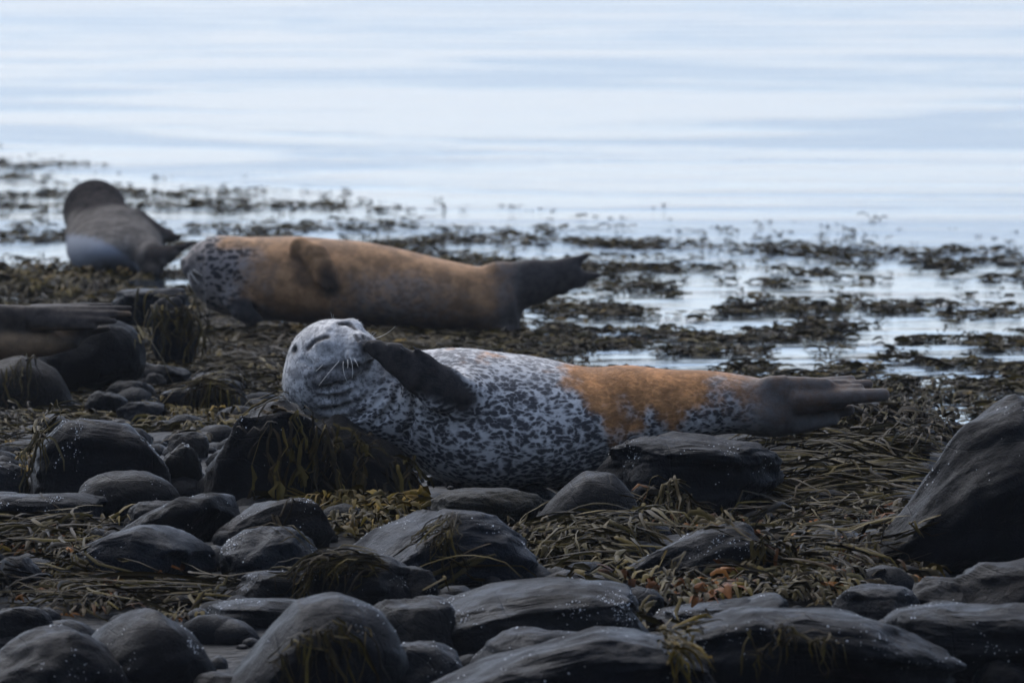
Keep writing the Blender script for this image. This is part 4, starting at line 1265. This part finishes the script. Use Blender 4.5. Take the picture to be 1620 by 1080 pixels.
patch('seaweed', 'flattened weed on the low dark rock at bottom right of centre',
  ('s', dict(drape=True, poly=[(1180, 1030), (1300, 1010), (1340, 1060), (1280, 1090), (1180, 1090)], n=36, head=-70, spread=80, L=(.05, .13), wd=(.003, .007), pals=(BROWN, BROWN, OLIVE), pile=.015)))
patch('seaweed', 'wisp of olive weed between the two bottom-edge rocks right of centre',
  ('s', dict(drape=True, poly=[(1035, 1010), (1085, 1005), (1105, 1050), (1060, 1060)], n=60, head=-70, spread=40, L=(.05, .10), wd=(.004, .008), pals=(OLIVE, OCHRE), pile=.02)))
patch('seaweed', 'strands of weed lying across the angular stone at the bottom edge',
  ('s', dict(drape=True, poly=[(410, 1068), (470, 1050), (560, 1040), (590, 1050), (500, 1070), (430, 1085)], n=40, head=-40, spread=40, L=(.08, .2), wd=(.004, .009), pals=(OLIVE, BROWN), pile=.015)))
patch('seaweed', 'dark weed strands over the black stone in the lower middle',
  ('s', dict(drape=True, poly=[(480, 885), (600, 880), (620, 915), (520, 928), (470, 915)], n=160, head=190, spread=50, L=(.06, .18), wd=(.003, .006), pals=(BROWN, BROWN, OLIVE), pile=.015)))
# thick carpet of wrack between the seals and along the water's edge
patch('seaweed', 'carpet of dark wrack between the spotted seal and the brown seal',
  ('s', dict(poly=[(290, 470), (420, 500), (860, 510), (1000, 560), (1000, 590), (700, 570), (460, 570), (440, 610), (330, 600), (290, 560)], n=2600, head=190, spread=70, L=(.12, .30), wd=(.004, .009), pals=(BROWN, OLIVE, BROWN, BROWN), pile=.022, clump=.9)),
  ('w', dict(poly=[(290, 470), (420, 500), (860, 510), (1000, 560), (1000, 590), (700, 570), (460, 570), (440, 610), (330, 600), (290, 560)], n=420, head=-90, spread=120, L=(0.098, 0.225), wd=(0.0092, 0.0169), pals=(BROWN, OLIVE), pile=.025, up=.01, tips=(OCHRE,))))
patch('seaweed', 'heaped wrack at the left edge between the grey seal and the cut-off seal',
  ('s', dict(poly=[(-40, 400), (100, 410), (300, 440), (300, 470), (160, 475), (-40, 480)], n=1500, head=-60, spread=110, L=(.12, .32), wd=(.007, .015), pals=(BROWN, OLIVE, STRAW), pile=.04)),
  ('w', dict(poly=[(-40, 395), (100, 410), (300, 440), (300, 465), (160, 475), (-40, 480)], n=600, head=-90, spread=120, L=(0.098, 0.240), wd=(0.0102, 0.0190), pals=(OLIVE, BROWN), pile=.07, up=.02, tips=(OCHRE,))))
patch('seaweed', 'dark weed filling the gaps between the small stones at left',
  ('s', dict(poly=[(100, 600), (330, 560), (420, 610), (300, 680), (100, 670)], n=150, head=-70, spread=110, L=(.08, .2), wd=(.004, .008), pals=(BROWN, GREYW), pile=.012)))

# wrack awash beyond the stones: beds drawn out along the shore, sprigs standing out of the shallows
def awash(name, label, n, dens, seed, sprig=False, wd=(.009, .020), ht=(.012, .05), L=(.05, .14)):
    r = np.random.default_rng(seed)
    pts = np.zeros((0, 2))
    while len(pts) < n:
        D = 1 / r.uniform(1 / 58.0, 1 / 23.2, 60000)
        px = r.uniform(-260, 1880, len(D))
        k = dens(px, D, r)
        ok = r.random(len(D)) < k
        pts = np.concatenate([pts, np.stack([px[ok], D[ok]], -1)])
    pts = pts[:n]
    D = pts[:, 1]
    x = (pts[:, 0] - 810) * D / FP
    p = np.stack([x, D - 20, np.maximum(0.0, ground(x, D - 20)) - .004], -1)
    h = Heap()
    if sprig:
        K = 4
        nb = 5
        p = np.repeat(p, nb, 0); n = n * nb
        big = np.repeat(r.gamma(3, .33, n // nb), nb)
        hd = r.uniform(0, 2 * math.pi, n); hh = r.uniform(*ht, n) * big; lean = r.uniform(.5, 2.2, n) * hh
        p = p + np.stack([r.normal(0, .012, n), r.normal(0, .02, n), 0 * hd], -1)
        q = np.zeros((n, K, 3))
        for k in range(K):
            u = k / (K - 1)
            q[:, k] = p + np.stack([np.cos(hd) * lean * u ** 1.3, np.sin(hd) * lean * u ** 1.3, hh * np.sin(u * 2.2)], -1)
        w = r.uniform(*wd, n)
        c = tints((BROWN, OLIVE, BROWN), n, r)
        h.add(*ribbons(q, w, c, r, prof=np.array([.35, .7, 1.1, .5]), roll=1.5))
    else:
        K = 5
        q = np.zeros((n, K, 3))
        hd = r.normal(0, .8, n) + np.where(r.random(n) < .5, math.pi, 0); ln = r.uniform(*L, n)
        arch = r.uniform(*ht, n); z0 = r.uniform(0, .02, n)
        cu = r.normal(0, .5, n)
        a = p.copy()
        for k in range(K):
            u = k / (K - 1)
            q[:, k] = a; q[:, k, 2] = p[:, 2] + z0 + arch * np.sin(u * math.pi * r.uniform(.7, 1.2, n)).clip(0)
            a = a + np.stack([np.cos(hd) * ln / K, np.sin(hd) * ln / K, 0 * hd], -1); hd = hd + cu
        c = tints((BROWN, OLIVE, BROWN, GREYW, OLIVE), n, r)
        ye = r.random(n) < .05
        c[ye] = tints((OCHRE,), int(ye.sum()), r)
        h.add(*ribbons(q, r.uniform(*wd, n), c, r, roll=.9))
    return h.build(name, label)

def bed_noise(px, D):
    x = (px - 810) * D / FP
    return .55 * noise(np.stack([x * .6 + 3, D * .75, 0 * x + 2], -1)) + .6 * noise(np.stack([x * 1.9, D * 1.7, 0 * x + 7], -1)) + .7 * noise(np.stack([x * 5.5, D * 3.6, 0 * x + 9], -1)) + .55 * noise(np.stack([x * 13, D * 8, 0 * x + 4], -1))
def limit(px, D):
    far = np.interp(px, [-300, 0, 300, 560, 700, 950, 1100, 1300, 1620, 1900], [56, 54, 50, 46, 42, 42, 40, 39, 38, 37])
    return 1 - sstep(far * .93, far * 1.02, D)
def dens_bed(px, D, r):
    b = bed_noise(px, D)
    near = 1 - sstep(25, 27.5, D)
    leftfull = (1 - sstep(640, 980, px)) * (1 - sstep(28, 32.5, D))
    thr = -.04 + .12 * sstep(25, 40, D)
    return limit(px, D) * np.clip(sstep(thr, thr + .45, b) + .10 * near + .8 * leftfull, 0, 1)
def dens_sprig(px, D, r):
    b = bed_noise(px, D)
    far = np.interp(px, [-300, 0, 300, 560, 700, 950, 1100, 1300, 1620, 1900], [58, 57, 53, 48, 47, 45, 43, 42, 40, 39])
    return (1 - sstep(far * .9, far * 1.03, D)) * (.05 + .95 * sstep(-.1, .5, b)) 
awash('floating_wrack', 'beds of brown wrack awash in the shallows behind the seals', 44000, dens_bed, 21, ht=(.002, .013), wd=(.005, .013), L=(.04, .12))
awash('wrack_sprigs', 'scattered sprigs of wrack standing out of the shallow water behind the seals', 1900, dens_sprig, 22, True, ht=(.005, .017), wd=(.004, .010))

# ------------------------------------------------------------------ thin sea haze
def haze():
    me = bpy.data.meshes.new('haze')
    x0, x1, y0, y1, z0, z1 = -1520, 1520, -125, 1520, -4.0, 17.5
    V = [(x, y, z) for x in (x0, x1) for y in (y0, y1) for z in (z0, z1)]
    me.from_pydata(V, [], [(0, 1, 3, 2), (4, 6, 7, 5), (0, 4, 5, 1), (2, 3, 7, 6), (0, 2, 6, 4), (1, 5, 7, 3)])
    m = bpy.data.materials.new('haze')
    m.use_nodes = True
    n = m.node_tree.nodes
    n.remove(n['Principled BSDF'])
    v = n.new('ShaderNodeVolumePrincipled')
    v.inputs['Color'].default_value = (0.86, 0.92, 1.0, 1)
    v.inputs['Density'].default_value = HAZE
    v.inputs['Anisotropy'].default_value = 0.3
    m.node_tree.links.new(v.outputs[0], n['Material Output'].inputs['Volume'])
    me.materials.append(m)
    o = bpy.data.objects.new('haze', me)
    col.objects.link(o)
    tag(o, 'thin pale sea haze over the shore and water', 'haze', None, 'stuff')
HAZE = 0.00035
haze()
